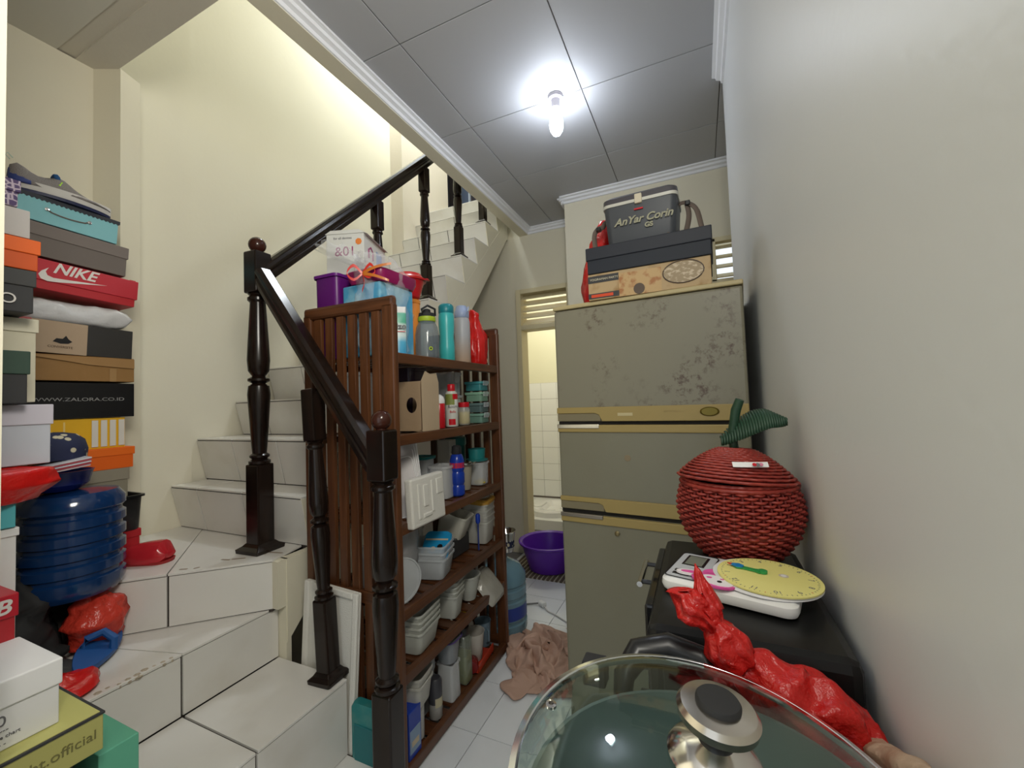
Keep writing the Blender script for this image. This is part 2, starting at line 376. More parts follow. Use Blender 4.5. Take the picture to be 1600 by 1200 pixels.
# flight
for n in range(4, 15):
    y0 = NY[n]; z = NZ[n]; zb = NZ.get(n-1, z3)
    xl = -2.417 if n == 4 else (-2.443 if n < 12 else -2.318)
    cuts = [xl]; x = -2.20 + (0.05 if n % 2 else 0)
    while x < -1.56: cuts.append(x); x += 0.33 if n < 8 else 0.30
    cuts.append(-1.49)
    for a, b in zip(cuts, cuts[1:]):
        riser((a, y0), (b, y0), zb, z-T-.003, back=0.045)
        slab('tread_tile', [(a+G, y0+.003), (b-G, y0+.003), (b-G, NY[n+1]+.045), (a+G, NY[n+1]+.045)], z)
for a, b in ((-2.318, -2.02), (-2.02, -1.72), (-1.72, -1.42)):
    slab('tread_tile', [(a+G, 3.285), (b-G, 3.285), (b-G, 3.6), (a+G, 3.6)], 3.16)
    riser((a, 3.28), (b, 3.28), 2.96, 3.16-T-.003, back=.045)
# broken tile edge on step 2 (chipped mortar) and dirt along seams
ch = MB()
for k in range(9):
    u = k/8; p = Vector((-1.537, .79-.03-u*.17)); r = 0.008+0.010*random.random()
    M_ = Matrix.Translation((p.x-.004-random.random()*.012, p.y, z2-.004))
    ch.lathe([(r*.9, -.006), (r, 0), (r*.6, .004), (.001, .005)], 6, M=M_)
ch.build('chipped_edge', mat('broken_mortar', (0.52, 0.44, 0.34), 0.9, bump=(200, .8)), sc)
for k, (x, y, l, a) in enumerate([(-1.66, 1.045, .05, .6), (-1.70, 1.02, .04, .2), (-1.62, 1.10, .05, .9), (-1.755, .905, .03, .5), (-1.72, .93, .02, 1.2), (-1.58, 1.14, .07, .2)]):
    MB().loft([rr(l, .010, .004, z3+.0002, 3, x, y, a), rr(l*.9, .008, .004, z3+.0006, 3, x, y, a)]).build('grime_streak', dirtm, sc)

# ------------------------------------------------------------------ railing
def newel(name, label, loc, Hh, w_=0.074, rz=0.0, group=None, tilt=(0, 0), plate=True, ball=True):
    o = E(name, label, 'stair post', loc, rz, group, rot=(tilt[0], tilt[1], rz)); k = Hh
    h_ = w_/2
    MB().box(-h_, h_, -h_, h_, 0.01 if plate else 0, 0.27*k).build('lower_block', darkwood, o, bev=.006)
    if plate: MB().loft([rr(w_*1.7, w_*1.7, .006, 0), rr(w_*1.75, w_*1.75, .006, .014), rr(w_*1.3, w_*1.3, .005, .024), rr(w_*1.04, w_*1.04, .004, .034)]).build('base_plate', darkwood, o)
    R = w_*0.5
    prof = [(R*.6, .265*k), (R*1.1, .272*k), (R*1.1, .280*k), (R*.75, .286*k), (R*1.0, .292*k), (R*1.0, .298*k), (R*.72, .304*k), (R*.80, .33*k),
            (R*1.05, .44*k), (R*1.15, .49*k), (R*1.05, .517*k), (R*.65, .525*k), (R*1.1, .533*k), (R*1.1, .540*k), (R*.65, .548*k), (R*1.05, .565*k), (R*1.15, .60*k), (R*1.05, .66*k),
            (R*.85, .76*k), (R*.80, .785*k), (R*1.05, .792*k), (R*1.05, .80*k), (R*.8, .806*k), (R*1.0, .812*k), (R*.6, .82*k)]
    MB().lathe(prof, 24).build('turned_shaft', darkwood, o, smooth=True)
    top = .95*k if ball else k
    MB().box(-h_, h_, -h_, h_, .815*k, top).build('upper_block', darkwood, o, bev=.006)
    if ball:
        rb = R*0.92
        pr = [(rb*.5, top-.004), (rb*.55, top+.006)]+[(rb*math.sin(a), top+rb*.95-rb*math.cos(a)) for a in [x*PI/10 for x in range(2, 10)]]+[(.001, top+rb*1.95)]
        MB().lathe(pr, 20).build('ball_finial', mat('ball_wood', (0.045, 0.013, 0.008), 0.15), o, smooth=True)
    return o
NA = (-1.672, 1.142, z3); NCp = (-0.945, 1.055, 0.10)
newel('newel_post', 'dark turned stair post with ball top on the winder step', NA, 1.30, rz=.05)
newel('newel_post', 'dark turned stair post with ball top at the foot of the stairs beside the rack', NCp, 1.20, .072, rz=.05)
newel('baluster', 'slightly leaning dark baluster on the lowest step, in front of the styrofoam tray', (-1.245, 1.095, z1), 1.03, .058, rz=.05, tilt=(0, math.radians(-3.2)), ball=False)
for n, hh in ((7, .895), (9, .87), (11, .86), (13, .85)):
    lb = {7: 'dark baluster low on the upper flight, behind the white carton', 9: 'dark baluster behind the red bowl, meeting the end of the handrail', 11: 'dark baluster standing on the white sawtooth steps, third from below', 13: 'dark baluster highest on the flight, mostly hidden by the ceiling beam'}[n]
    newel('baluster', lb, ({7: -1.605, 9: -1.556}.get(n, -1.548), NY[n]+.07, NZ[n]), hh, .055, group=None, ball=False)
def rail(name, pts, label):
    pts = [Vector(p) for p in pts]; p0, p1 = pts[0], pts[-1]; t = (p1-p0).normalized(); s_ = t.cross(Vector((0, 0, 1))).normalized(); u = s_.cross(t)
    pf = [(-.024, -.032), (.024, -.032), (.028, -.010), (.022, -.002), (.034, .012), (.032, .030), (.018, .040), (-.018, .040), (-.032, .030), (-.034, .012), (-.022, -.002), (-.028, -.010)]
    o = MB().loft([[tuple(p+s_*a+u*b) for a, b in pf] for p in pts]).build(name, darkwood, bev=.003)
    return tag(o, label, 'handrail')
rail('handrail', [(-1.668, 1.168, 1.895), (-1.552, 2.19, 2.885), (-1.548, 3.2, 3.87)], 'dark moulded handrail rising along the upper flight')
rail('handrail', [(-1.640, 1.136, 1.875), (-0.975, 1.06, 1.125)], 'dark moulded handrail sloping down between the two ball-topped posts')

# ------------------------------------------------------------------ wooden rack
RX0, RX1, RY0, RY1, RH = -1.44, -0.985, 1.17, 2.035, 1.716
rk = E('wooden_rack', 'tall red-brown slatted wooden rack crammed with plastic containers', 'shelf', (RX0, RY0, 0))
W, L_ = RX1-RX0, RY1-RY0
LV = [1.505, 1.205, 0.885, 0.585, 0.365, 0.045]
def rp(name, mt, *b, bev=.003): return MB().box(*b).build(name, mt, rk, bev=bev)
for yy in (0, L_-.028):
    for xx in (0, W-.055): rp('corner_post', redwood, xx, xx+(.04 if xx == 0 else .055), yy, yy+.028, 0, RH-.03, bev=.006)
    rp('top_rail', redwoodx, 0, W, yy, yy+.028, RH-.05, RH, bev=.012)
    rp('middle_rail', redwoodx, .04, W-.055, yy+.003, yy+.025, .60, .645)
    rp('bottom_rail', redwoodx, .04, W-.055, yy+.003, yy+.025, .03, .075)
    for k in range(6):
        x0 = .055+k*.0585
        for za, zb in ((.645, RH-.05), (.075, .60)):
            rp('panel_slat', redwood, x0, x0+.037, yy+.006, yy+.022, za, zb, bev=.002)
for z in LV:
    rp('shelf_front_rail', redwoody, W-.03, W-.004, .028, L_-.028, z-.035, z+.004)
    rp('shelf_back_rail', redwoody, .004, .03, .028, L_-.028, z-.035, z+.004)
    for k in range(10):
        y0 = .034+k*.0795
        rp('shelf_slat', redwoodx, .03, W-.03, y0, y0+.055, z-.012, z-.001, bev=.001)

# ------------------------------------------------------------------ container builders (base at origin, local z up)
def tub(w_, d, hgt, mt, o, taper=.82, r=.02, t=.0022, lip=.004, name='body', z0=0):
    L = [rr(w_*taper, d*taper, r, z0), rr(w_*(taper+.02), d*(taper+.02), r, z0+.004), rr(w_-lip*2, d-lip*2, r, z0+hgt-.008), rr(w_, d, r, z0+hgt-.008), rr(w_, d, r, z0+hgt),
         rr(w_-lip*2, d-lip*2, r, z0+hgt), rr((w_-lip*2-t), (d-lip*2-t), r, z0+hgt-.008), rr(w_*taper-t, d*taper-t, r, z0+t*1.5)]
    return MB().loft(L).build(name, mt, o, smooth=True)
def lidp(w_, d, z, mt, o, r=.02, hgt=.010, name='lid'):
    L = [rr(w_+.004, d+.004, r, z-.006), rr(w_+.006, d+.006, r, z), rr(w_+.006, d+.006, r, z+hgt*.6), rr(w_-.012, d-.012, r, z+hgt*.6), rr(w_-.02, d-.02, r, z+hgt*.2)]
    return MB().loft(L).build(name, mt, o, smooth=True)
def bottle(o, prof, mt, cap, capm, seg=28, name='body'):
    MB().lathe(prof, seg).build(name, mt, o, smooth=True)
    MB().lathe(cap, seg).build('cap', capm, o, smooth=True)
def crumple(o, name, mt, pts, seed=0, amp=.01, sc_=30, seg=26, rings=18, squash=None, ridge=.0, thick=0):
    """closed bag: pts = list of (z, rx, ry, cx, cy)"""
    b = MB(); loops = []
    n = len(pts)
    for k in range(rings+1):
        f = k/rings*(n-1); i = min(int(f), n-2); t = f-i; t = t*t*(3-2*t)
        z, rx, ry, cx, cy = [pts[i][q]*(1-t)+pts[i+1][q]*t for q in range(5)]
        lp = []
        for s_ in range(seg):
            a = 2*PI*s_/seg; v = Vector((math.cos(a)*rx, math.sin(a)*ry, z))
            q = noise.noise(v*sc_+Vector((seed*7.3, seed, 0)))*amp + noise.noise(v*sc_*2.6+Vector((seed, 3, 1)))*amp*.5
            q += ridge*min(rx, ry)*math.sin(a*9+seed+z*8)
            rad = 1+q/max(min(rx, ry), .004) if min(rx, ry) > .006 else 1
            lp.append((cx+v.x*rad, cy+v.y*rad, z+q*.4))
        loops.append(lp)
    b.loft(loops)
    return b.build(name, mt, o, smooth=True, angle=False, thick=thick)
def shoebox(name, label, x0, x1, y0, y1, z0, z1, body, lidm, lh=.03, ov=.004, rz=0, tilt=0, cat='box', lidname='lid', group=None):
    cx, cy = (x0+x1)/2, (y0+y1)/2
    o = E(name, label, cat, (cx, cy, z0), rot=(tilt, 0, rz), group=group); hx, hy, hh = (x1-x0)/2, (y1-y0)/2, z1-z0
    MB().box(-hx+ov, hx-ov, -hy+ov, hy-ov, 0, hh-.004 if lh else hh).build('carton', body, o, bev=.002)
    if lh: MB().box(-hx, hx, -hy, hy, hh-lh, hh).build(lidname, lidm, o, bev=.002)
    return o

# =================================================================== LEFT STACKS
SX = -2.05
def sz(z): return 1.32+(z-1.32)*2.05/1.78
def FB(name, label, za, zb, body, lidm, y0=.565, y1=.893, lh=.03, dep=.155, dx=0, **k):
    return shoebox(name, label, SX-dep+dx, SX+dx, y0, y1, sz(za), sz(zb), body, lidm, lh=lh, **k)
kraft = mat('kraft_card', (0.36, 0.25, 0.15), 0.8, bump=(60, .1))
greybox = mat('grey_card', (0.16, 0.135, 0.12), 0.7)
red1 = mat('red_card', (0.48, 0.022, 0.03), 0.45)
# red clogs under the crate, then crate
def clog(o, s_):
    L = []
    for k in range(9):
        t = k/8; wv = .040+.012*math.sin(t*PI)-(0.012 if t in (0, 1) else 0); y = t*.17
        hh_ = .055*math.sin(min(1, .35+t*.65)*PI*.55) if t < 1 else .012
        L.append([(s_*.0+wv*math.cos(a), y, max(0, .028+hh_*math.sin(a))) for a in [2*PI*q/14 for q in range(14)]])
    return L
cg = E('red_slipper', 'shiny red plastic slipper under the black crate on the winder step', 'shoe', (-2.055, .86, z3), rz=-PI*.35)
MB().loft(clog(cg, 1)).build('upper', mat('red_gloss', (0.50, 0.02, 0.03), 0.2), cg, smooth=True)
MB().loft([rr(.085, .19, .04, 0, 5, 0, .08), rr(.09, .195, .042, .010, 5, 0, .08)]).build('sole', mat('red_sole', (0.35, 0.02, 0.02), 0.5), cg, smooth=True)
rt_ = shoebox('red_flat_box', 'flat red box lying under the black crate', -2.25, -2.06, .68, .915, z3, .865, red1, red1, lh=.03)
crt = E('black_crate', 'black plastic crate below the grey box in the corner stack', 'crate', (-2.15, .80, .865))
tub(.22, .25, .135, black, crt, taper=.86, r=.02, t=.004, lip=.008)
MB().box(.100, .112, -.06, .06, .085, .10).build('handle', blackm, crt)
gb = shoebox('grey_box', 'olive grey lidded box between the orange lid and the black crate', -2.24, SX-.005, .66, .875, 1.0, sz(1.14), mat('olive_card', (0.26, 0.235, 0.17), .7), mat('olive_card2', (0.28, 0.25, 0.19), .7), lh=.045)
FB('orange_box', 'bright orange lidded box under the yellow striped carton', 1.14, 1.21, mat('orange_card', (0.80, 0.13, 0.008), .5), mat('orange_card2', (0.84, 0.15, 0.01), .5), y0=.64, y1=.89, lh=.03)
yb = shoebox('striped_carton', 'yellow and white striped carton with red print under the long black box', -2.20, SX-.01, .60, .868, sz(1.21), sz(1.31), mat('yellow_print', (0.80, 0.45, 0.02), .45), white, lh=0)
for k in range(4):
    MB().box(.0705, .0715, .030+k*.026, .048+k*.026, .008, .107).build('white_stripe', mat('stripe_white', (0.72, 0.68, 0.62), .5), yb)
for k in range(3): MB().box(.0705, .0712, -.118+k*.036, -.113+k*.036, .03, .105).build('pale_stripe', mat('stripe_gold', (0.85, 0.62, 0.2), .5), yb)
MB().prism([(-.11, .055), (-.06, .058), (-.08, .035), (-.10, .015)], .0705, .0716, axis=0).build('red_print', mat('print_red', (0.65, 0.06, 0.01), .5), yb)
MB().prism([(-.04, .048), (.0, .055), (.005, .045), (-.03, .040)], .0705, .0716, axis=0).build('red_print', MC['print_red'], yb)
MB().box(.0705, .0714, -.10, .02, 0.0, .018).build('orange_print', mat('print_orange', (0.8, 0.25, 0.01), .5), yb)
zb = FB('black_carton', 'long matte black carton with white web address in the corner stack', 1.312, 1.424, black, black, lh=0, y0=.56)
text('WWW.ZALORA.CO.ID', .0175, mat('print_grey', (0.30, 0.30, 0.30), .6), zb, (.0765, .005, .068), FX, sx=1.4)
kb = FB('kraft_carton', 'plain brown carton with taped flap above the black carton', 1.43, 1.51, mat('kraft_dark', (0.30, 0.16, 0.05), .6, bump=(40, .15)), kraft, lh=0, y0=.57)
MB().prism([(-.165, .088), (.155, .088), (.155, .052), (.02, .060), (-.04, .070)], .0765, .080, axis=0).build('flap', mat('kraft_mid', (0.34, 0.19, 0.07), .6), kb)
MB().box(.0762, .0772, .08, .10, 0, .05).build('tape', mat('tape_brown', (0.38, 0.23, 0.10), .25), kb)
bb = FB('two_tone_carton', 'carton half kraft and half black with a small dark bird print', 1.512, 1.61, mat('black_card', (0.028, 0.026, 0.024), .6), kraft, lh=0, y0=.575, y1=.885, tilt=math.radians(-2))
MB().box(-.077, .0785, -.150, .015, -.001, .112).build('kraft_sleeve', mat('kraft_light', (0.42, 0.31, 0.21), .75), bb)
MB().box(-.0775, .0795, -.156, -.128, -.002, .113).build('red_edge', mat('pinkish_red', (0.42, 0.10, 0.10), .6), bb)
MB().prism([(-.075, .040), (-.055, .034), (-.035, .036), (-.025, .044), (-.035, .052), (-.042, .064), (-.050, .052), (-.066, .052)], .079, .0797, axis=0).build('bird_print', black, bb)
text('CONVERSITE', .011, mat('print_brown', (0.12, 0.07, 0.04), .6), bb, (.0795, -.055, .022), FX, extrude=.0004)
wb = E('bubble_mailer', 'crumpled silvery white mailer under the red lidded box', 'package', (-2.128, .728, sz(1.605)))
def mailer(u, v):
    x = (u-.5)*.16; y = (v-.5)*.30; e = 1-max(abs(2*u-1), abs(2*v-1))**4
    return x, y, e
L = []
for k in range(22):
    t = k/21; y = (t-.5)*.305; lp = []
    for q in range(24):
        a = 2*PI*q/24; ex = abs(math.cos(a))**.4*math.copysign(1, math.cos(a)); ez = math.sin(a)
        thick_ = .034*(1-abs(2*t-1)**14)+.008
        nn = noise.noise(Vector((ex, y*30, ez)))*.010
        lp.append((ex*.080+nn, y, .044+ez*thick_+nn*.6))
    L.append(lp)
MB().loft(L).build('film', mat('silver_film', (0.62, 0.62, 0.63), .28, bump=(25, .5)), wb, smooth=True, angle=False)
nk = FB('red_shoebox', 'red shoebox with white lettering and tick mark, tilted in the corner stack', 1.70, 1.79, red1, red1, y0=.565, y1=.893, lh=.0, tilt=math.radians(-3.5))
MB().box(-.07, .0785, -.166, .166, .030, .104).build('lid', mat('red_card2', (0.52, 0.03, 0.045), .4), nk, bev=.002)
MB().box(-.02, .05, .150, .168, .104, .114).build('lid_flap', red1, nk)
wl_ = mat('print_white', (0.75, 0.72, 0.68), .5)
text('NIKE', .052, wl_, nk, (.0795, -.022, .080), FX, shear=.35, bold=.0012, sx=1.0)
sw = [(-.105, .062), (-.112, .048), (-.105, .034), (-.088, .029), (-.06, .033), (.07, .060), (-.05, .047), (-.075, .045), (-.090, .050), (-.095, .062), (-.088, .078)]
MB().prism(sw, .0785, .0798, axis=0).build('tick_mark', wl_, nk)
FB('brown_grey_shoebox', 'dark brown-grey lidded shoebox under the turquoise box', 1.80, 1.90, greybox, mat('grey_card2', (0.19, 0.16, 0.145), .7), lh=.045, y0=.56, y1=.865, tilt=math.radians(-3))
tl = FB('turquoise_box', 'turquoise box with black scalloped edge and a loop handle, top of corner stack', 1.905, 1.985, mat('turquoise_card', (0.22, 0.50, 0.54), .55), greybox, lh=0, y0=.55, y1=.838, tilt=math.radians(-3))
sc2 = MB()
for k in range(24):
    y = -.142+k*.0122
    sc2.prism([(y-.0062, .092), (y+.0062, .092), (y+.0062, .080), (y, .075), (y-.0062, .080)], .0735, .0755, axis=0)
sc2.box(-.073, .0735, -.144, .144, .084, .093)
sc2.build('scalloped_trim', mat('scallop_black', (0.03, 0.035, 0.045), .6), tl)
MB().tube([(.076, -.055+.11*t, .045-.006*math.sin(t*PI)+(.006 if t in (0, 1) else 0)) for t in [i/10 for i in range(11)]], .0025, 6).build('cord_handle', greybox, tl)
for s_ in (-1, 1): MB().lathe([(.005, 0), (.006, .002), (.001, .003)], 10, M=Matrix.Rotation(PI/2, 4, 'Y')).build('eyelet', chrome, tl, loc=(.0762, s_*.056, .050))
# sneaker on top
sn = E('running_shoe', 'grey and navy running shoe with lime laces, on the turquoise box', 'shoe', (-2.095, .560, sz(1.988)+.010), rot=(math.radians(-3.2), 0, math.radians(-6)))
up_s = []; sole = []
for k in range(17):
    t = k/16; y = t*.255
    wv = .032+.012*math.sin(t*PI*.9)+(.006 if .55 < t < .85 else 0); wv *= (1-.55*max(0, (t-.86)/.14)**2) * (1-.35*max(0, (.1-t)/.1))
    hgt = [.082, .096, .088, .077, .071, .073, .080, .090, .086, .073, .060, .050, .043, .038, .034, .029, .018][k]
    up_s.append([(wv*(math.cos(a) if math.sin(a) < 0 else math.copysign(abs(math.cos(a))**.8, math.cos(a))*(1-.35*math.sin(a)*(hgt/.1))), y, .022+max(0, math.sin(a))*(hgt-.022)) for a in [2*PI*q/20 for q in range(20)]])
MB().loft(up_s).build('upper', mat('shoe_mesh', (0.22, 0.20, 0.19), .8, bump=(300, .5)), sn, smooth=True, angle=False)
def soleloop(z, s_):
    out = []
    for q in range(36):
        a = 2*PI*q/36; y = .128+.133*math.sin(a); t = max(0, min(1, y/.255)); wv = .036+.012*math.sin(t*PI*.9)
        out.append((wv*s_*math.cos(a), y, z))
    return out
MB().loft([soleloop(.006, .95), soleloop(.012, 1.02), soleloop(.034, 1.0), soleloop(.036, .85)]).build('midsole', mat('midsole_grey', (0.55, 0.53, 0.50), .6), sn, smooth=True)
MB().loft([soleloop(-.004, .9), soleloop(.008, .96)]).build('outsole', mat('navy_rubber', (0.01, 0.015, 0.06), .5), sn)
MB().loft([[(x*1.03, y-.002, z*.82+.003) for x, y, z in lp] for lp in up_s[0:4]]).build('heel_counter', mat('shoe_blue', (0.03, 0.05, 0.20), .6), sn, smooth=True, angle=False)
MB().loft([rr(.040, .012, .005, 0), rr(.046, .016, .006, .012), rr(.040, .014, .006, .022), rr(.02, .006, .003, .026)]).build('tongue', mat('shoe_blue2', (0.01, 0.07, 0.20), .8), sn, smooth=True, loc=(0, .114, .074), rot=(.5, 0, 0))
for k in range(5):
    MB().tube([(-.022, .120+k*.012, .070-k*.006), (0, .122+k*.012, .084-k*.006), (.024, .120+k*.012, .068-k*.006), (.034, .112+k*.012, .050-k*.005)], .0028, 6).build('lace', mat('lime_lace', (0.45, 0.75, 0.05), .6), sn)
MB().tube([(0, .0, .10), (0, -.012, .112), (0, -.006, .12), (0, .006, .108)], .0018, 6).build('heel_loop', mat('pale_loop', (0.5, 0.6, 0.5), .7), sn)

# near stack (front plane x = -1.5)
NX = -1.5
def NB(name, label, z0, z1_, body, lidm, y1=.456, y0=.16, lh=.03, dx=0, **k):
    return shoebox(name, label, NX-.2+dx, NX+dx, y0, y1, z0, z1_, body, lidm, lh=lh, **k)
cream_c = mat('cream_card', (0.62, 0.58, 0.44), .6)
grn = mat('dark_green_card', (0.035, 0.07, 0.05), .6)
bk_ = mat('charcoal_card', (0.035, 0.035, 0.037), .55)
NB('white_shoebox', 'plain white box low in the near stack, below the turquoise pouch', .556, 1.06, white, white, y1=.428, lh=.02)
NB('turquoise_pouch', 'turquoise folder standing on the white box at the left edge', 1.062, 1.155, mat('turq2', (0.10, 0.45, 0.50), .5), MC['turq2'] if 'turq2' in MC else white, y1=.424, lh=.02, dx=.01)
NB('lavender_box', 'pale lavender lidded box above the red plastic bag', 1.205, 1.352, mat('lavender_card', (0.50, 0.52, 0.58), .6), mat('lavender_card2', (0.56, 0.53, 0.60), .6), y1=.484, lh=.05)
shoebox('green_box', 'dark green box with a black base, jutting out of the near stack', -1.565, -1.455, .17, .43, 1.354, 1.478, bk_, grn, lh=.055)
NB('cream_shoebox', 'cream lidded shoebox behind the dark green box', 1.36, 1.575, cream_c, mat('cream_card2', (0.66, 0.62, 0.48), .6), y1=.478, y0=.20, lh=.035, dx=-.07) 
bo = NB('charcoal_box', 'charcoal lidded box with a pale letter, under the orange box', 1.578, 1.684, bk_, mat('charcoal_card2', (0.05, 0.05, 0.05), .55), y1=.452, lh=.04)
text('NO', .035, wl_, bo, (.1005, .085, .03), FX)
ob = NB('orange_shoebox', 'orange lidded shoebox on the charcoal box', 1.686, 1.763, mat('orange_b', (0.62, 0.09, 0.01), .5), mat('orange_b2', (0.78, 0.13, 0.015), .5), y1=.459, lh=.036)
NB('pale_grey_box', 'pale grey box on the orange shoebox', 1.765, 1.835, mat('pale_grey_c', (0.50, 0.47, 0.45), .6), MC['pale_grey_c'], y1=.445, lh=0)
def pattern_mat():
    mt = mat('purple_pattern', (0.30, 0.22, 0.34), .6); nt = mt.node_tree; b = nt.nodes['Principled BSDF']
    v = nt.nodes.new('ShaderNodeTexVoronoi'); v.inputs['Scale'].default_value = 75; v.feature = 'DISTANCE_TO_EDGE'
    tc = nt.nodes.new('ShaderNodeTexCoord'); nt.links.new(tc.outputs['Object'], v.inputs['Vector'])
    r = nt.nodes.new('ShaderNodeValToRGB'); r.color_ramp.elements[0].position = .05; r.color_ramp.elements[1].position = .16
    r.color_ramp.elements[0].color = (.5, .42, .5, 1); r.color_ramp.elements[1].color = (.08, .05, .14, 1)
    nt.links.new(v.outputs['Distance'], r.inputs['Fac']); nt.links.new(r.outputs['Color'], b.inputs['Base Color']); return mt
NB('patterned_box', 'purple and white patterned box topmost at the left edge', 1.837, 1.903, pattern_mat(), MC['purple_pattern'], y1=.424, lh=.03)
# red bag between stacks, patterned cap, magazines
redfilm = mat('red_film', (0.62, 0.012, 0.010), .25, bump=(30, .5), spec=.7)
rb_ = E('red_plastic_bag', 'red plastic bag squeezed under the lavender box, left edge', 'bag', (-1.53, .35, 1.108))
crumple(rb_, 'film', redfilm, [(0, .01, .02, 0, 0), (.01, .06, .10, 0, 0), (.05, .08, .135, .0, .01), (.085, .075, .13, .0, .0), (.096, .02, .02, 0, 0)], 3, .018, 14, ridge=.05)
cap_ = E('fabric_cap', 'navy fabric cap with pale floral print beside the orange box', 'hat', (-1.86, .60, 1.215))
def floral():
    mt = mat('floral_navy', (0.015, 0.02, 0.06), .8); nt = mt.node_tree; b = nt.nodes['Principled BSDF']
    v = nt.nodes.new('ShaderNodeTexVoronoi'); v.inputs['Scale'].default_value = 38
    tc = nt.nodes.new('ShaderNodeTexCoord'); nt.links.new(tc.outputs['Object'], v.inputs['Vector'])
    r = nt.nodes.new('ShaderNodeValToRGB'); r.color_ramp.elements[0].position = .25; r.color_ramp.elements[1].position = .33
    r.color_ramp.elements[0].color = (.55, .5, .35, 1); r.color_ramp.elements[1].color = (.015, .02, .06, 1)
    nt.links.new(v.outputs['Distance'], r.inputs['Fac']); nt.links.new(r.outputs['Color'], b.inputs['Base Color']); return mt
MB().lathe([(.075, -.03), (.078, .0), (.07, .03), (.05, .048), (.02, .055), (.001, .056)], 22).build('crown', floral(), cap_, smooth=True)
mg = E('magazine_pile', 'loose pile of magazines and papers with red edges on the blue bowl', 'magazines', (-1.82, .53, 1.147), rot=(math.radians(9), 0, -.2))
for k, c_ in enumerate([(.45, .35, .38), (.35, .03, .05), (.55, .56, .62), (.40, .06, .08), (.6, .6, .65)]):
    MB().box(-.07, .07, -.12, .13, k*.005, k*.005+.004).build('magazine', mat('mag%d' % k, c_, .4), mg, rot=(0, 0, (k-2)*.03))
bwl = E('blue_bowl', 'dark blue plastic bowl resting on the water bottle shoulder', 'bowl', (-1.895, .625, 1.082))
MB().lathe([(.045, 0), (.07, .02), (.078, .055), (.082, .062), (.077, .062), (.066, .024), (.035, .006)], 30).build('shell', mat('dark_blue_plastic', (0.008, 0.018, 0.16), .25), bwl, smooth=True)
gl = E('water_bottle', 'large ribbed blue water bottle on the winder step beside the boxes', 'bottle', (-1.905, .662, z3))
pr = [(.113, 0), (.122, .012)]
for k in range(5):
    z = .03+k*.048; pr += [(.129, z), (.129, z+.026), (.120, z+.032), (.120, z+.042)]
pr += [(.129, .275), (.128, .30), (.11, .325), (.06, .333), (.03, .335)]
MB().lathe(pr, 40).build('body', mat('blue_bottle', (0.006, 0.032, 0.115), .12, spec=.8), gl, smooth=True)
# shoes / dark bags / red bag on step 2
db = E('black_bag', 'heap of black bags and shoes on the step under the water bottle', 'bag', (-1.935, .50, z2))
crumple(db, 'fabric', blackm, [(0, .12, .12, 0, 0), (.03, .16, .13, .02, 0), (.10, .14, .12, .02, 0), (.20, .12, .10, 0, -.01), (.28, .07, .07, 0, -.02), (.30, .02, .03, 0, -.02)], 5, .05, 13, seg=40, rings=30, ridge=.06)
r2b = E('red_plastic_bag', 'crumpled red plastic bag in front of the winder riser', 'bag', (-1.85, .70, z2))
crumple(r2b, 'film', mat('red_film2', (0.62, 0.05, 0.03), .2, alpha=.92, bump=(40, .8)), [(0, .03, .03, 0, 0), (.02, .055, .06, 0, 0), (.09, .075, .075, 0, 0), (.15, .06, .06, 0, 0), (.175, .015, .02, 0, 0)], 9, .018, 26, ridge=.07)
r3b = E('red_plastic_bag', 'flattened red plastic bag hanging out over the lower step edge', 'bag', (-1.635, .545, z2))
crumple(r3b, 'film', redfilm, [(0, .06, .05, 0, 0), (.012, .085, .075, 0, 0), (.035, .06, .06, 0, 0), (.05, .01, .01, 0, 0)], 12, .014, 20, ridge=.06)
bls = E('blue_sandal', 'blue rubber sandal lying in the dark heap on the step', 'shoe', (-1.76, .665, z2+.02), rot=(.05, .25, .9))
MB().loft([soleloop(0, .95), soleloop(.012, 1.0), soleloop(.018, .95)]).build('sole', mat('sandal_blue', (0.01, 0.08, 0.28), .5), bls, smooth=True, loc=(0, -.12, 0))
MB().tube([(-.038, .0, .01), (-.034, .01, .04), (0, .02, .056), (.034, .01, .04), (.038, .0, .01)], .012, 8).build('strap', MC['sandal_blue'], bls, smooth=True)
blk = E('black_shoe', 'black shoe tipped on its side beside the blue sandal', 'shoe', (-1.80, .47, z2), rz=-.55)
MB().loft([[(x*.95, y*.8, z*.9) for x, y, z in lp] for lp in up_s]).build('upper', blackm, blk, smooth=True, angle=False)
MB().loft([[(x, y*.8, z) for x, y, z in soleloop(.0, .95)], [(x, y*.8, z) for x, y, z in soleloop(.022, .98)]]).build('sole', black, blk)
nbx = E('small_red_shoebox', 'red lidded shoebox with two white letters, behind the big white box', 'box', (-1.44, .268, .835))
MB().box(-.06, .055, -.12, .122, 0, .10).build('carton', red1, nbx, bev=.002)
MB().box(-.064, .06, -.124, .126, .055, .104).build('lid', mat('red_card3', (0.5, 0.015, 0.03), .4), nbx, bev=.002)
text('NB', .042, wl_, nbx, (.0605, .085, .078), FX, shear=.25, bold=.001)
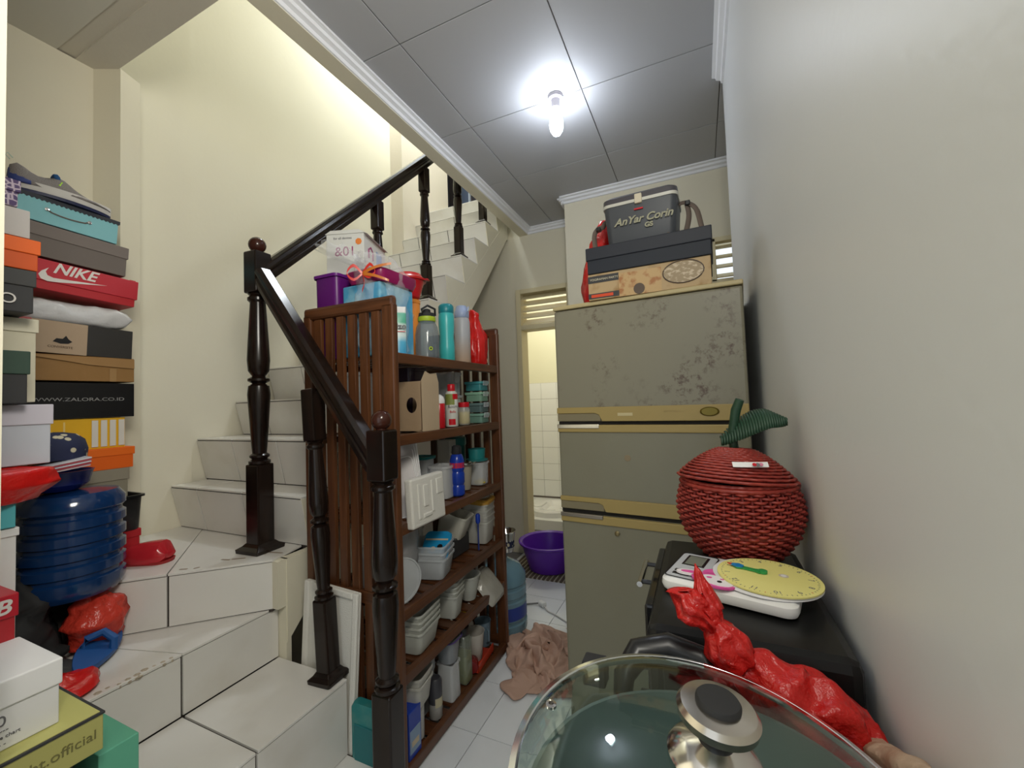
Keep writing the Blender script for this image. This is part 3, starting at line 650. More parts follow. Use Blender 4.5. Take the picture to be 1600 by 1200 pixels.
# big white box, yellow lidded box, black bag, green box (on step 1)
bk2 = shoebox('black_carton', 'tall black carton on the lowest step under the yellow box', -1.43, -1.20, .06, .425, z1, .638, bk_, bk_, lh=0)
yl = E('yellow_box', 'olive yellow shallow box with dark rim and small lettering under the white box', 'box', (-1.30, .27, .64), rz=0)
MB().box(-.155, .155, -.19, .175, 0, .072).build('lid', mat('olive_yellow', (0.42, 0.40, 0.13), .55), yl, bev=.002)
MB().box(-.157, .157, -.192, .177, .070, .074).build('dark_rim', bk_, yl); MB().box(-.151, .151, -.186, .171, .0735, .0752).build('top_panel', mat('olive_yellow2', (0.50, 0.48, 0.16), .55), yl)
text('ortuseight.official', .026, mat('print_olive', (0.16, 0.15, 0.05), .6), yl, (.1555, .075, .036), FX)
wbx = E('white_shoebox', 'large white lidded shoebox marked with number 10 on the yellow box', 'box', (-1.285, .24, .716))
MB().box(-.10, .098, -.16, .154, 0, .11).build('carton', mat('white_card', (0.74, 0.74, 0.74), .6), wbx, bev=.002)
MB().box(-.104, .102, -.164, .158, .075, .125).build('lid', mat('white_card2', (0.80, 0.80, 0.80), .6), wbx, bev=.003)
pg_ = mat('print_dark', (0.15, 0.15, 0.16), .6)
text('10', .026, pg_, wbx, (.0985, .072, .052), FX); text('----', .012, pg_, wbx, (.0985, .08, .036), FX); text('size chart', .009, pg_, wbx, (.0985, .085, .024), FX); text('- -', .010, pg_, wbx, (.0985, .08, .012), FX)
shoebox('green_box', 'mint green box on the lowest step beside the black carton', -1.36, -1.19, .452, .53, z1, .60, mat('mint_green', (0.12, 0.42, 0.28), .5), MC['mint_green'], lh=0)

# =================================================================== BESIDE THE RACK
tr = E('styrofoam_tray', 'dirty white styrofoam lid leaning upright between stairs and rack', 'tray', (-1.30, 1.135, .095), rot=(math.radians(-1.2), math.radians(3), 0))
sty = mat('styrofoam', (0.72, 0.70, 0.64), .8, bump=(250, .25))
MB().box(-.145, .125, 0, .014, 0, .56).build('panel', sty, tr, bev=.006)
for b_ in ((-.145, -.118, -.010, .004, 0, .56), (.100, .125, -.010, .004, 0, .56), (-.10, .10, -.010, .004, .535, .56), (-.10, .10, -.010, .004, 0, .025)):
    MB().box(*b_).build('rim', sty, tr, bev=.005)
te = E('teal_box', 'dusty teal plastic box on the floor between the post and the stair', 'box', (-1.09, 1.135, 0.0))
MB().loft([rr(.15, .035, .008, 0), rr(.155, .04, .010, .02), rr(.155, .04, .010, .27), rr(.14, .03, .01, .285)]).build('shell', mat('teal_plastic', (0.02, 0.19, 0.19), .45, var=(14, (0.10, .25, .22), .5, .8)), te, smooth=True)
MB().box(-.06, .06, -.024, -.018, .06, .22).build('front_panel', mat('teal_plastic2', (0.015, 0.15, 0.16), .45), te, bev=.004)

# =================================================================== RACK CONTENTS
def RZ(i): return LV[i]+.005
# ---- top shelf
cap_m = mat('red_lid', (0.55, 0.01, 0.02), .3)
pb = E('purple_bin', 'deep purple plastic bin at the back of the top shelf under the white carton', 'bin', (-1.358, 1.335, RZ(0)))
tub(.13, .26, .34, mat('purple_plastic', (0.11, 0.008, 0.15), .35), pb, taper=.92, r=.02, name='shell'); lidp(.13, .26, .338, mat('purple_plastic2', (0.13, 0.01, 0.20), .35), pb)
wc = E('white_carton', 'white carton printed with headphones and a tablet, on the purple bin', 'box', (-1.34, 1.37, RZ(0)+.350), rz=.35)
MB().box(-.08, .08, -.115, .115, 0, .17).build('carton', mat('carton_white', (0.66, 0.66, 0.62), .5), wc, bev=.002)
MB().prism([(-.084, .17), (.084, .17), (.095, .166), (.06, .185), (-.06, .185)], -.118, .118, axis=1).build('top_flap', MC['carton_white'], wc)
text('&01', .055, mat('print_plum', (0.30, 0.05, 0.16), .6), wc, (-.0, -.1155, .095), FY)
text('for all devices', .014, pg_, wc, (-.01, -.1155, .152), FY)
MB().lathe([(.012, 0), (.014, .001), (.001, .0015)], 7).build('orange_star', mat('print_orange2', (0.75, 0.22, 0.04), .5), wc, loc=(.058, -.1155, .135), rot=(PI/2, 0, 0))
MB().box(.0802, .0810, .01, .07, .07, .135).build('tablet_print', mat('print_blue', (0.25, 0.38, 0.62), .5), wc)
MB().tube([(.0805, -.07, .08), (.0805, -.072, .115), (.0805, -.05, .13), (.0805, -.028, .115), (.0805, -.03, .08)], .004, 6).build('headphone_print', MC['print_plum'], wc)
# gift hamper
hp = E('gift_hamper', 'gift wrapped in clear film with a red ribbon bow on the top shelf', 'gift', (-1.165, 1.33, RZ(0)))
MB().box(-.115, .075, -.105, .095, 0, .285).build('blue_box', mat('blue_print', (0.07, 0.33, 0.55), .35, var=(9, (.25, .5, .62), .5, .62)), hp, bev=.006)
MB().loft([rr(.17, .21, .03, .287), rr(.185, .23, .03, .31), rr(.185, .23, .03, .335), rr(.14, .20, .03, .345)]).build('magenta_tray', mat('magenta_plastic', (0.26, 0.008, 0.09), .3), hp, smooth=True)
crumple(hp, 'clear_wrapper', film, [(.012, .08, .105, 0, 0), (.03, .088, .118, 0, 0), (.25, .092, .122, 0, 0), (.34, .09, .12, 0, 0), (.40, .07, .09, -.02, -.02), (.42, .03, .04, -.03, -.05)], 4, .014, 22, seg=56, rings=40, ridge=.05)
crumple(hp, 'wrapper_tail', film, [(.36, .02, .03, -.04, -.09), (.385, .04, .05, -.07, -.11), (.41, .06, .07, -.10, -.13), (.425, .07, .08, -.12, -.13)], 8, .03, 22, seg=30, rings=14, ridge=.12)
rib = mat('ribbon_red', (0.60, 0.03, 0.02), .3); rib2 = mat('ribbon_gold', (0.55, 0.16, 0.02), .3)
for k, (pts, mt_) in enumerate([([(0, 0, 0), (-.03, .0, .03), (-.055, 0, .0), (-.03, 0, -.025), (0, 0, 0)], rib), ([(0, 0, 0), (.03, 0, .035), (.05, 0, .005), (.025, 0, -.015), (0, 0, 0)], rib), ([(0, 0, 0), (.05, -.005, .02), (.11, -.01, .035)], rib2), ([(0, 0, 0), (.05, -.005, -.012), (.10, -.01, -.03)], rib2), ([(0, 0, 0), (.01, -.004, -.04), (.0, -.008, -.07)], rib)]):
    b = MB(); n_ = 10; P_ = []
    def bez(t):
        P4 = [Vector(p) for p in pts]; t2 = t*(len(P4)-1); i = min(int(t2), len(P4)-2); q = t2-i
        a0 = P4[max(i-1, 0)]; a1 = P4[i]; a2 = P4[i+1]; a3 = P4[min(i+2, len(P4)-1)]
        return .5*((2*a1)+(a2-a0)*q+(2*a0-5*a1+4*a2-a3)*q*q+(3*a1-a0-3*a2+a3)*q*q*q)
    b.grid(lambda u, v: tuple(bez(u)+Vector((0, -.004-.01*math.sin(u*PI), (v-.5)*(.013-.004*u)))), 12, 2)
    b.build('ribbon_bow' if k < 2 else 'ribbon_tail', mt_, hp, thick=.001, loc=(.02, -.135, .31), rot=(0, 0, .5))
# detergent pouch
dp = E('detergent_pouch', 'pale green and blue detergent refill pouch at the front corner of the top shelf', 'pouch', (-1.045, 1.262, RZ(0)), rz=.75)
L = []
for k in range(9):
    t = k/8; dd = .026*(1-t)**.6+.004
    L.append([(x, y, t*.185) for x, y, _ in rr(.072, dd*2, dd, 0, 4)])
b = MB(); b.loft(L)
pm = mat('pouch', (0.5, .7, .7), .3); nt = pm.node_tree
tc = nt.nodes.new('ShaderNodeTexCoord'); sp = nt.nodes.new('ShaderNodeSeparateXYZ'); r = nt.nodes.new('ShaderNodeValToRGB'); mr = nt.nodes.new('ShaderNodeMath'); mr.operation = 'MULTIPLY'; mr.inputs[1].default_value = 5.4
nt.links.new(tc.outputs['Object'], sp.inputs[0]); nt.links.new(sp.outputs['Z'], mr.inputs[0]); nt.links.new(mr.outputs[0], r.inputs['Fac']); nt.links.new(r.outputs['Color'], nt.nodes['Principled BSDF'].inputs['Base Color'])
e = r.color_ramp.elements; e[0].color = (.06, .35, .62, 1); e[0].position = 0; e[1].color = (.85, .85, .85, 1); e[1].position = .98
for p_, c_ in ((.25, (.10, .45, .68)), (.38, (.65, .8, .8)), (.60, (.65, .8, .78)), (.66, (.10, .45, .30)), (.85, (.15, .5, .38)), (.88, (.8, .8, .8))):
    q = r.color_ramp.elements.new(p_); q.color = (*c_, 1)
b.build('pouch_body', pm, dp, smooth=True)
text('Wizo', .030, pg_, dp, (0, -.026, .105), (PI/2-.15, 0, 0), bold=.0008); MB().box(-.03, .03, -.0255, -.0245, .084, .087).build('red_line', cap_m, dp)
MB().tube([(-.03, -.004, .178), (0, -.008, .168), (.03, -.004, .172)], .002, 6).build('red_string', cap_m, dp)
orb = E('orange_canister', 'orange plastic canister behind the clear bottle, carrying the red bowl', 'canister', (-1.235, 1.585, RZ(0)))
MB().lathe([(.045, 0), (.05, .004), (.05, .28), (.047, .285)], 26).build('body', mat('orange_plastic', (0.75, 0.25, 0.03), .4), orb, smooth=True); MB().lathe([(.052, .282), (.052, .298), (.045, .30)], 26).build('lid', MC['orange_plastic'], orb, smooth=True)
rbw = E('red_bowl', 'red plastic lidded bowl perched above the bottles on the top shelf', 'bowl', (-1.235, 1.585, RZ(0)+.301))
redpl = mat('red_plastic', (0.52, 0.012, 0.02), .25)
MB().lathe([(.035, 0), (.05, .01), (.064, .06), (.072, .085), (.075, .09)], 32).build('bowl_body', redpl, rbw, smooth=True)
MB().lathe([(.082, .088), (.084, .096), (.070, .104), (.058, .122), (.02, .132), (.001, .133)], 32).build('lid', mat('red_plastic2', (0.58, 0.02, 0.02), .25), rbw, smooth=True)
MB().box(.05, .10, -.015, .015, .088, .095).build('tab', redpl, rbw, bev=.003, rot=(0, 0, .3))
# bottles
def bpos(y, X=-1.075): return (X, y*(-X)/1.04)
x, y = bpos(1.457)
b1 = E('sports_bottle', 'wide clear grey drinking bottle with lime green ring and black loop cap', 'bottle', (x-.005, y, RZ(0)))
bottle(b1, [(.044, 0), (.05, .006), (.052, .02), (.052, .11), (.046, .145), (.036, .165), (.034, .172)], mat('smoke_plastic', (0.20, 0.25, 0.28), .1, alpha=.55, spec=.9), [(.035, .186), (.036, .19), (.034, .205), (.018, .208), (.016, .222), (.008, .226)], blackm)
MB().lathe([(.037, .168), (.039, .172), (.039, .186), (.036, .189)], 26).build('lime_ring', mat('lime_plastic', (0.42, 0.55, 0.03), .4), b1, smooth=True)
MB().tube([(.0, -.03, .195), (.01, -.05, .215), (.02, -.02, .235), (.03, .02, .225), (.02, .035, .20)], .005, 7).build('carry_loop', blackm, b1, smooth=True)
MB().lathe([(.0085, 0), (.0085, .001)], 16).build('lime_logo', MC['lime_plastic'], b1, loc=(.040, -.032, .045), rot=(0, PI/2, -.66)); MB().lathe([(.004, 0), (.004, .0015)], 12).build('logo_centre', blackm, b1, loc=(.0405, -.0325, .045), rot=(0, PI/2, -.66))
for q_ in range(7): MB().lathe([(.0015, 0), (.0015, .001)], 8).build('logo_dot', blackm, b1, loc=(.0405+.001*(q_ % 2), -.030-.002*(q_ % 3), .022+.011*q_), rot=(0, PI/2, -.66))
x, y = bpos(1.600)
b2 = E('sports_bottle', 'slim teal drinking bottle with dark teal cap on the top shelf', 'bottle', (x, y, RZ(0)))
bottle(b2, [(.032, 0), (.036, .006), (.036, .07), (.033, .12), (.037, .17), (.037, .215), (.034, .23)], mat('teal_bottle', (0.05, 0.46, 0.46), .3), [(.034, .23), (.036, .235), (.036, .262), (.030, .272), (.024, .275)], mat('teal_cap', (0.01, 0.22, 0.26), .35))
x, y = bpos(1.737)
b3 = E('sports_bottle', 'frosted grey to peach drinking bottle with lilac flip cap', 'bottle', (x, y, RZ(0)))
gm = mat('ombre', (0.6, .5, .45), .4); nt = gm.node_tree; tc = nt.nodes.new('ShaderNodeTexCoord'); sp = nt.nodes.new('ShaderNodeSeparateXYZ'); mr = nt.nodes.new('ShaderNodeMath'); mr.operation = 'MULTIPLY'; mr.inputs[1].default_value = 4.3; r = nt.nodes.new('ShaderNodeValToRGB')
nt.links.new(tc.outputs['Object'], sp.inputs[0]); nt.links.new(sp.outputs['Z'], mr.inputs[0]); nt.links.new(mr.outputs[0], r.inputs['Fac']); nt.links.new(r.outputs['Color'], nt.nodes['Principled BSDF'].inputs['Base Color'])
r.color_ramp.elements[0].color = (.55, .38, .26, 1); r.color_ramp.elements[1].color = (.42, .42, .44, 1); r.color_ramp.elements[1].position = .6
bottle(b3, [(.036, 0), (.040, .006), (.040, .21), (.036, .228), (.033, .232)], gm, [(.034, .232), (.037, .236), (.037, .262), (.032, .272), (.026, .292), (.022, .294)], mat('lilac_cap', (0.33, 0.40, 0.58), .35))
MB().tube([(.03, -.02, .24), (.045, -.02, .26), (.04, .0, .285)], .004, 6).build('cap_latch', MC['lilac_cap'], b3)
x, y = bpos(1.905)
b4 = E('red_plastic_bag', 'knotted red plastic bag at the far end of the top shelf', 'bag', (x-.01, y-.01, RZ(0)))
crumple(b4, 'film', redfilm, [(0, .02, .02, .02, 0), (.01, .045, .05, 0, 0), (.06, .055, .062, 0, 0), (.15, .05, .055, 0, 0), (.22, .04, .038, -.01, 0), (.27, .03, .02, -.01, -.01), (.30, .012, .012, -.01, -.02)], 21, .012, 24, ridge=.08)
# ---- shelf 2
cb = E('cardboard_box', 'kraft cardboard box with a round hole and open flap on the second shelf', 'box', (-1.085, 1.405, RZ(1)))
b = MB(); hx = .085; H2 = .20
b.box(-hx, hx, -.06, .06, 0, .0025).box(-hx, -hx+.003, -.06, .06, 0, H2).box(hx-.003, hx, -.06, .06, 0, H2).box(-hx, hx, .057, .06, 0, H2)
# front wall with hole
N = 20; cx_, cz_, rr_ = .035, .105, .026
ring = [(cx_+rr_*math.cos(2*PI*k/N+.157), cz_+rr_*1.2*math.sin(2*PI*k/N+.157)) for k in range(N)]
def onrect(k):
    a = 2*PI*k/N+.157; c, s_ = math.cos(a), math.sin(a); tx = ((hx-cx_) if c > 0 else (hx+cx_))/abs(c) if abs(c) > 1e-6 else 1e9; tz = ((H2-cz_) if s_ > 0 else cz_)/abs(s_) if abs(s_) > 1e-6 else 1e9
    t = min(tx, tz); return (cx_+c*t, cz_+s_*t)
rc = [onrect(k) for k in range(N)]
for k in range(N):
    j = (k+1) % N; vs = []
    for yy in (-.060, -.057):
        for p in (ring[k], ring[j], rc[j], rc[k]): vs.append((p[0], yy, p[1]))
    b.add(vs, [(0, 1, 2, 3), (7, 6, 5, 4), (0, 4, 5, 1)])
b.build('carton', kraft, cb)
MB().prism([(-.058, H2), (.058, H2), (.045, H2+.035), (.0, H2+.03), (-.03, H2+.04)], hx-.003, hx, axis=0).build('flap', mat('kraft_pale', (0.46, 0.35, 0.23), .8), cb)
MB().prism([(-.058, 0), (.058, 0), (.058, H2), (-.058, H2)], hx, hx+.001, axis=0).build('side_panel', MC['kraft_pale'], cb)
t1 = E('plastic_tub', 'clear food tub pushed in beside the cardboard box, upper left of second shelf', 'container', (-1.25, 1.27, RZ(1))); tub(.12, .12, .235, frost, t1); lidp(.12, .12, .235, frost, t1)
pc = E('purple_container', 'dark transparent purple container at the back of the second shelf behind the cardboard box', 'container', (-1.18, 1.50, RZ(1))); tub(.12, .12, .26, mat('smoky_purple', (0.06, 0.035, 0.06), .2, alpha=.8), pc, taper=.8, r=.03); lidp(.12, .12, .26, MC['smoky_purple'], pc, r=.03)
fn = E('red_funnel', 'small red funnel behind the cardboard box flap', 'funnel', (-1.09, 1.49, RZ(1)+.15))
MB().lathe([(.006, -.14), (.008, 0), (.028, .05), (.030, .055), (.026, .05), (.006, .0)], 20).build('cone', redpl, fn, smooth=True)
x, y = bpos(1.523, -1.05)
cn = E('red_canister', 'red canister with a domed white cap beside the cardboard box', 'canister', (x, y, RZ(1))); bottle(cn, [(.024, 0), (.026, .004), (.026, .105), (.024, .108)], redpl, [(.025, .108), (.026, .12), (.02, .138), (.008, .147), (.001, .148)], white)
x, y = bpos(1.623, -1.055)
sp_ = E('spray_can', 'white and green spray can with red cap on the second shelf', 'can', (x, y, RZ(1)))
bottle(sp_, [(.027, 0), (.029, .004), (.029, .150), (.022, .163)], mat('can_white', (0.66, 0.66, 0.60), .3), [(.017, .162), (.018, .168), (.018, .192), (.015, .196)], cap_m)
def band(o, name, r_, z0, z1_, mt, a0=-PI, a1=PI, n=16):
    MB().grid(lambda u, v: (r_*math.cos(a0+(a1-a0)*u), r_*math.sin(a0+(a1-a0)*u), z0+(z1_-z0)*v), n, 1).build(name, mt, o, smooth=True)
band(sp_, 'olive_band', .0293, .10, .150, mat('olive_print', (0.22, 0.26, 0.06), .4), -2.6, -.5); band(sp_, 'red_band', .0294, .125, .150, cap_m, -.8, .9); band(sp_, 'red_patch', .0294, .008, .035, cap_m, -1.5, -.4)
text('Rosm', .020, pg_, sp_, (.020, -.0225, .092), (PI/2, 0, .85)); text('Bella', .015, cap_m, sp_, (.020, -.0225, .068), (PI/2, 0, .85))
x, y = bpos(1.731, -1.055)
jr = E('glass_jar', 'small glass jar of yellow pieces with a red lid', 'jar', (x, y, RZ(1))); bottle(jr, [(.026, 0), (.029, .004), (.030, .07), (.024, .088)], mat('jar_glass', (0.75, .78, .75), .05, alpha=.35, spec=1), [(.026, .086), (.027, .09), (.027, .108), (.024, .11)], cap_m)
crumple(jr, 'contents', mat('yellow_pieces', (0.55, 0.42, 0.04), .5), [(.004, .02, .02, 0, 0), (.006, .026, .026, 0, 0), (.06, .027, .027, 0, 0), (.065, .01, .01, 0, 0)], 2, .004, 90)
lb_ = E('lidded_container', 'tall translucent clip-lid containers stacked behind the spray can', 'container', (-1.185, 1.80, RZ(1)))
tub(.13, .12, .14, frost2, lb_, taper=.92); lidp(.13, .12, .14, frost, lb_); tub(.13, .12, .105, frost, lb_, taper=.9, name='upper_body', z0=.148); lidp(.13, .12, .256, clearp, lb_)
MB().box(.066, .074, -.02, .02, .21, .262).build('clip', clearp, lb_, bev=.002)
tc_ = [('dull green', (0.16, 0.30, 0.24), 0.0), ('dark grey-green', (0.10, 0.16, 0.16), .055), ('sage green', (0.20, 0.36, 0.26), .112), ('teal', (0.05, 0.25, 0.27), .168)]
for k, (nm, c_, dz) in enumerate(tc_):
    o = E('food_box', '%s food box, %s of the stack at the end of the second shelf' % (nm, ['lowest', 'second', 'third', 'topmost'][k]), 'container', (-1.085, 1.945, RZ(1)+dz), group='food boxes stacked on the second shelf')
    tub(.10, .09, .042, mat('foodbox%d' % k, c_, .35), o, taper=.93, r=.012); lidp(.10, .09, .042, mat('foodlid%d' % k, tuple(min(1, v*1.4) for v in c_), .35), o, r=.012)
    MB().box(.050, .056, -.025, .025, .026, .052).build('clip', clearp, o, bev=.002)
# ---- shelf 3
lz = RZ(2)
for k in range(4):
    o = E('container_lid', ['tallest clear lid in the fan behind the styrofoam piece', 'second clear lid of the fan, tilted left', 'third clear lid of the fan, leaning left', 'lowest front clear lid of the fan'][k], 'lid', (-1.075+k*.012, 1.345-.012*k, lz), rot=(math.radians(-8-4*k), math.radians(-6-2*k), math.radians(38)), group='clear lids fanned on the third shelf')
    w_ = .125-.006*k; hh_ = .335-.035*k
    L = [[(x, yy, z+hh_/2) for x, z, _ in rr(w_, hh_, .02, 0, 4)] for yy in (0, .003)]; MB().loft(L).build('sheet', mat('lid_clear', (0.8, 0.76, .76), .25, alpha=.50), o)
    MB().tube([(x, .0015, z+hh_/2) for x, z, _ in rr(w_, hh_, .02, 0, 4)], .0028, 6, closed=True).build('rim', mat('lid_rim', (0.85, 0.85, .86), .25, alpha=.95), o, smooth=True)
so = E('styrofoam_piece', 'thick white moulded styrofoam piece leaning over the third shelf edge', 'packaging', (-.972, 1.262, .872), rot=(0, math.radians(-3), 0))
MB().box(-.022, .010, -.035, .175, -.008, .172).build('slab', sty, so, bev=.007)
for (y0, y1, za, zb_) in ((.0, .015, .02, .15), (.035, .065, .06, .14), (.085, .10, .03, .15), (.12, .16, .09, .15), (.03, .08, .02, .035)):
    MB().box(.008, .014, y0, y1, za, zb_).build('moulded_rib', sty, so, bev=.004)
c3 = E('plastic_tub', 'clear rectangular tub standing behind the styrofoam piece', 'container', (-1.10, 1.62, lz)); tub(.10, .10, .14, clearp, c3, taper=.95); lidp(.10, .10, .14, clearp, c3)
x, y = bpos(1.616, -1.05)
bb2 = E('sports_bottle', 'cobalt blue drinking bottle with red band and black top on third shelf', 'bottle', (x+.002, y+.035, lz))
cob = mat('cobalt_plastic', (0.012, 0.045, 0.36), .2)
bottle(bb2, [(.030, 0), (.034, .005), (.034, .04), (.029, .05), (.034, .06), (.034, .10), (.030, .11), (.034, .12), (.034, .16), (.026, .185), (.022, .19)], cob, [(.022, .19), (.024, .194), (.022, .225), (.014, .23)], blackm)
band(bb2, 'red_band', .0345, .128, .152, mat('band_red', (0.5, 0.02, 0.05), .4))
x, y = bpos(1.754, -1.06)
bc = E('beige_cup', 'beige cup stack with a metal lid behind the blue bottle', 'cup', (x-.02, y, lz)); bottle(bc, [(.026, 0), (.028, .004), (.036, .12), (.037, .125)], mat('beige_plastic', (0.42, 0.38, 0.30), .5), [(.055, .125), (.058, .13), (.058, .136), (.04, .14), (.02, .142)], chrome)
bx_ = shoebox('pale_box', 'upright pale box standing between blue bottle and teal bowl', -1.24, -1.16, 1.78, 1.85, lz, lz+.24, mat('pale_box', (0.55, 0.53, 0.47), .5), white, lh=0)
cy_ = E('plastic_tub', 'clear tub holding a few yellow bits at the end of the third shelf', 'container', (-1.09, 1.93, lz)); tub(.11, .10, .115, clearp, cy_, taper=.85)
crumple(cy_, 'contents', MC['yellow_pieces'], [(.004, .02, .02, .02, -.01), (.008, .03, .025, .02, -.01), (.022, .02, .015, .02, -.01), (.028, .004, .004, .02, -.01)], 7, .008, 60)
tb = E('teal_bowl', 'teal plastic bowl with a wide rim sitting on the clear tub', 'bowl', (-1.09, 1.93, lz+.118))
MB().lathe([(.03, 0), (.058, .004), (.060, .010), (.042, .012), (.045, .05), (.047, .065), (.043, .065), (.04, .014)], 30).build('shell', mat('teal_plastic3', (0.02, 0.22, 0.22), .35), tb, smooth=True)
tb2 = E('teal_canister', 'dark teal canister at the back of the third shelf', 'canister', (-1.22, 1.93, lz)); bottle(tb2, [(.05, 0), (.052, .004), (.055, .20), (.05, .202)], mat('dark_teal', (0.01, 0.10, 0.09), .4), [(.056, .2), (.058, .204), (.058, .24), (.05, .244)], mat('dark_teal2', (0.015, 0.14, 0.13), .4))
# ---- shelf 4
lz = RZ(3)
def stack(name, labels, loc, w_, d, hh_, mt, n, step, rz=0, tilt=(0, 0), group=None, r=.02, taper=.8, cat='container'):
    base = None
    for k in range(n):
        if base is None:
            base = E(name, labels[0], cat, loc, group=group, rot=(tilt[0], tilt[1], rz)); tub(w_, d, hh_, mt, base, taper=taper, r=r); o = base
        else:
            v = Matrix.Rotation(rz, 3, 'Z') @ Matrix.Rotation(tilt[1], 3, 'Y') @ Matrix.Rotation(tilt[0], 3, 'X') @ Vector((0, 0, step*k))
            o = base.copy(); C.objects.link(o); o.location = Vector(loc)+v; o['label'] = labels[k]
            for ch in base.children: q = ch.copy(); C.objects.link(q); q.parent = o
    return base
stack('plastic_tub', ['lower clear rectangular tub of the stack in the middle of the fourth shelf', 'middle clear rectangular tub of the stack on the fourth shelf', 'upper clear rectangular tub holding the blue wipes packet'], (-1.085, 1.50, lz), .17, .15, .085, frost, 3, .026, rz=.25, group='clear tubs on the fourth shelf')
wp = E('wipes_packet', 'bright blue printed packet lying in the clear tubs on the fourth shelf', 'packet', (-1.07, 1.52, lz+.105), rot=(math.radians(38), 0, .3))
MB().loft([rr(.11, .13, .02, 0), rr(.12, .14, .02, .012), rr(.11, .13, .02, .024)]).build('packet_body', mat('packet_blue', (0.02, 0.30, 0.60), .25), wp, smooth=True)
for k in range(3): MB().lathe([(.011, .0245), (.012, .026), (.001, .0262)], 12).build('round_print', [black, mat('print_tan', (.6, .5, .35), .5), black][k], wp, loc=(-.035+k*.028, -.035+.012*k, 0))
MB().box(-.05, .05, .02, .028, .0245, .0255).build('print_line', MC['print_tan'], wp)
rl = E('round_lid', 'translucent round lid leaning on the front post of the fourth shelf', 'lid', (-1.03, 1.225, lz), rot=(math.radians(90), 0, math.radians(66)))
MB().lathe([(.082, 0), (.085, .001), (.085, .008), (.080, .008), (.078, .003), (.001, .003)], 36).build('disc', frost, rl, smooth=True, loc=(0, .087, 0))
cbg = E('plastic_bag', 'large cloudy plastic bag of cups at the upper left of the fourth shelf', 'bag', (-1.17, 1.335, lz+.0))
crumple(cbg, 'film', mat('cloudy_film', (0.55, 0.55, 0.56), .2, alpha=.6, bump=(20, .5)), [(0, .06, .06, 0, 0), (.02, .10, .10, 0, 0), (.15, .11, .115, 0, 0), (.23, .08, .09, .03, .02), (.262, .02, .03, .03, .03)], 31, .02, 14)
stack('plastic_tub', ['lowest milky tub of the stack at the far end of the fourth shelf', 'second milky tub of the far stack on the fourth shelf', 'third milky tub of the far stack on the fourth shelf', 'top milky tub of the far stack, below the yellow lid'], (-1.10, 1.945, lz), .15, .13, .11, frost2, 4, .030, rz=.1, group='milky tubs at the far end of the fourth shelf')
yl2 = E('amber_cover', 'amber yellow plastic lid on the far tub stack of the fourth shelf', 'lid', (-1.10, 1.945, lz+.203), rot=(.05, .08, .1)); MB().loft([rr(.15, .13, .03, 0), rr(.158, .138, .03, .008), rr(.158, .138, .03, .020), rr(.14, .12, .03, .026), rr(.12, .10, .03, .020)]).build('shell', mat('amber_plastic', (0.60, 0.32, 0.05), .3, alpha=.9), yl2, smooth=True)
bg2 = E('clear_bag', 'crinkled clear bag lying over the yellow lid', 'bag', (-1.09, 1.945, lz+.225)); crumple(bg2, 'film', mat('film2', (0.7, 0.7, 0.7), .15, alpha=.35, bump=(30, .8)), [(0, .05, .05, 0, 0), (.01, .07, .065, 0, 0), (.035, .05, .05, 0, 0), (.05, .01, .01, 0, 0)], 14, .015, 30)
o4 = E('white_tray', 'tilted off-white food tray behind the tubs on the fourth shelf', 'container', (-1.14, 1.745, lz+.09), rot=(0, math.radians(16), .15)); tub(.15, .12, .11, mat('offwhite', (0.60, .58, .50), .4), o4, taper=.8)
o4b = shoebox('dark_packet', 'dark carton under the tilted tray at the back of the fourth shelf', -1.22, -1.08, 1.67, 1.82, lz, lz+.085, bk_, bk_, lh=0)
pen = E('blue_brush', 'thin blue handled brush upright beside the milky tubs', 'brush', (-1.03, 1.815, lz)); MB().tube([(0, 0, 0), (0, 0, .14)], .004, 8).build('stem', mat('navy_p', (.02, .04, .2), .4), pen); MB().lathe([(.008, .13), (.012, .14), (.012, .17), (.006, .178)], 12).build('head', cob, pen, smooth=True)
# ---- shelf 5
lz = RZ(4)
stack('foam_tub', ['lowest white foam tub at the near end of the fifth shelf', 'second white foam tub at the near end of the fifth shelf', 'third white foam tub at the near end of the fifth shelf', 'top upturned white foam tub at the near end of the fifth shelf'], (-1.085, 1.365, lz), .17, .17, .085, mat('foam_white', (0.54, 0.55, 0.50), .5, alpha=.92), 4, .022, rz=.12, group='white foam tubs on the fifth shelf', taper=.78)
stack('foam_cup', ['lowest square white cup in the middle of the fifth shelf', 'second square white cup in the middle of the fifth shelf', 'third square white cup in the middle of the fifth shelf', 'top square white cup in the middle of the fifth shelf'], (-1.075, 1.61, lz), .12, .11, .10, MC['foam_white'], 4, .020, rz=.15, group='square white cups on the fifth shelf', taper=.72)
o5 = E('green_container', 'pale green container at the back of the fifth shelf', 'container', (-1.18, 1.79, lz)); tub(.13, .14, .17, mat('pale_green', (0.30, 0.36, 0.20), .45), o5, taper=.85)
o5b = E('white_bowl', 'white tapered bowl before the pale green container on the fifth shelf', 'bowl', (-1.07, 1.775, lz)); tub(.11, .11, .115, MC['foam_white'], o5b, taper=.6, r=.04)
tl5 = E('tray_lid', 'shiny clear domed tray lid leaning at the end of the fifth shelf', 'lid', (-1.04, 1.905, lz+.008), rot=(0, math.radians(48), .06))
MB().loft([rr(.17, .16, .02, 0), rr(.18, .17, .02, .003), rr(.15, .14, .03, .03), rr(.11, .12, .03, .035)]).build('dome', mat('shiny_clear', (0.62, 0.60, 0.52), .08, alpha=.6, spec=1, bump=(30, .6)), tl5, smooth=True)
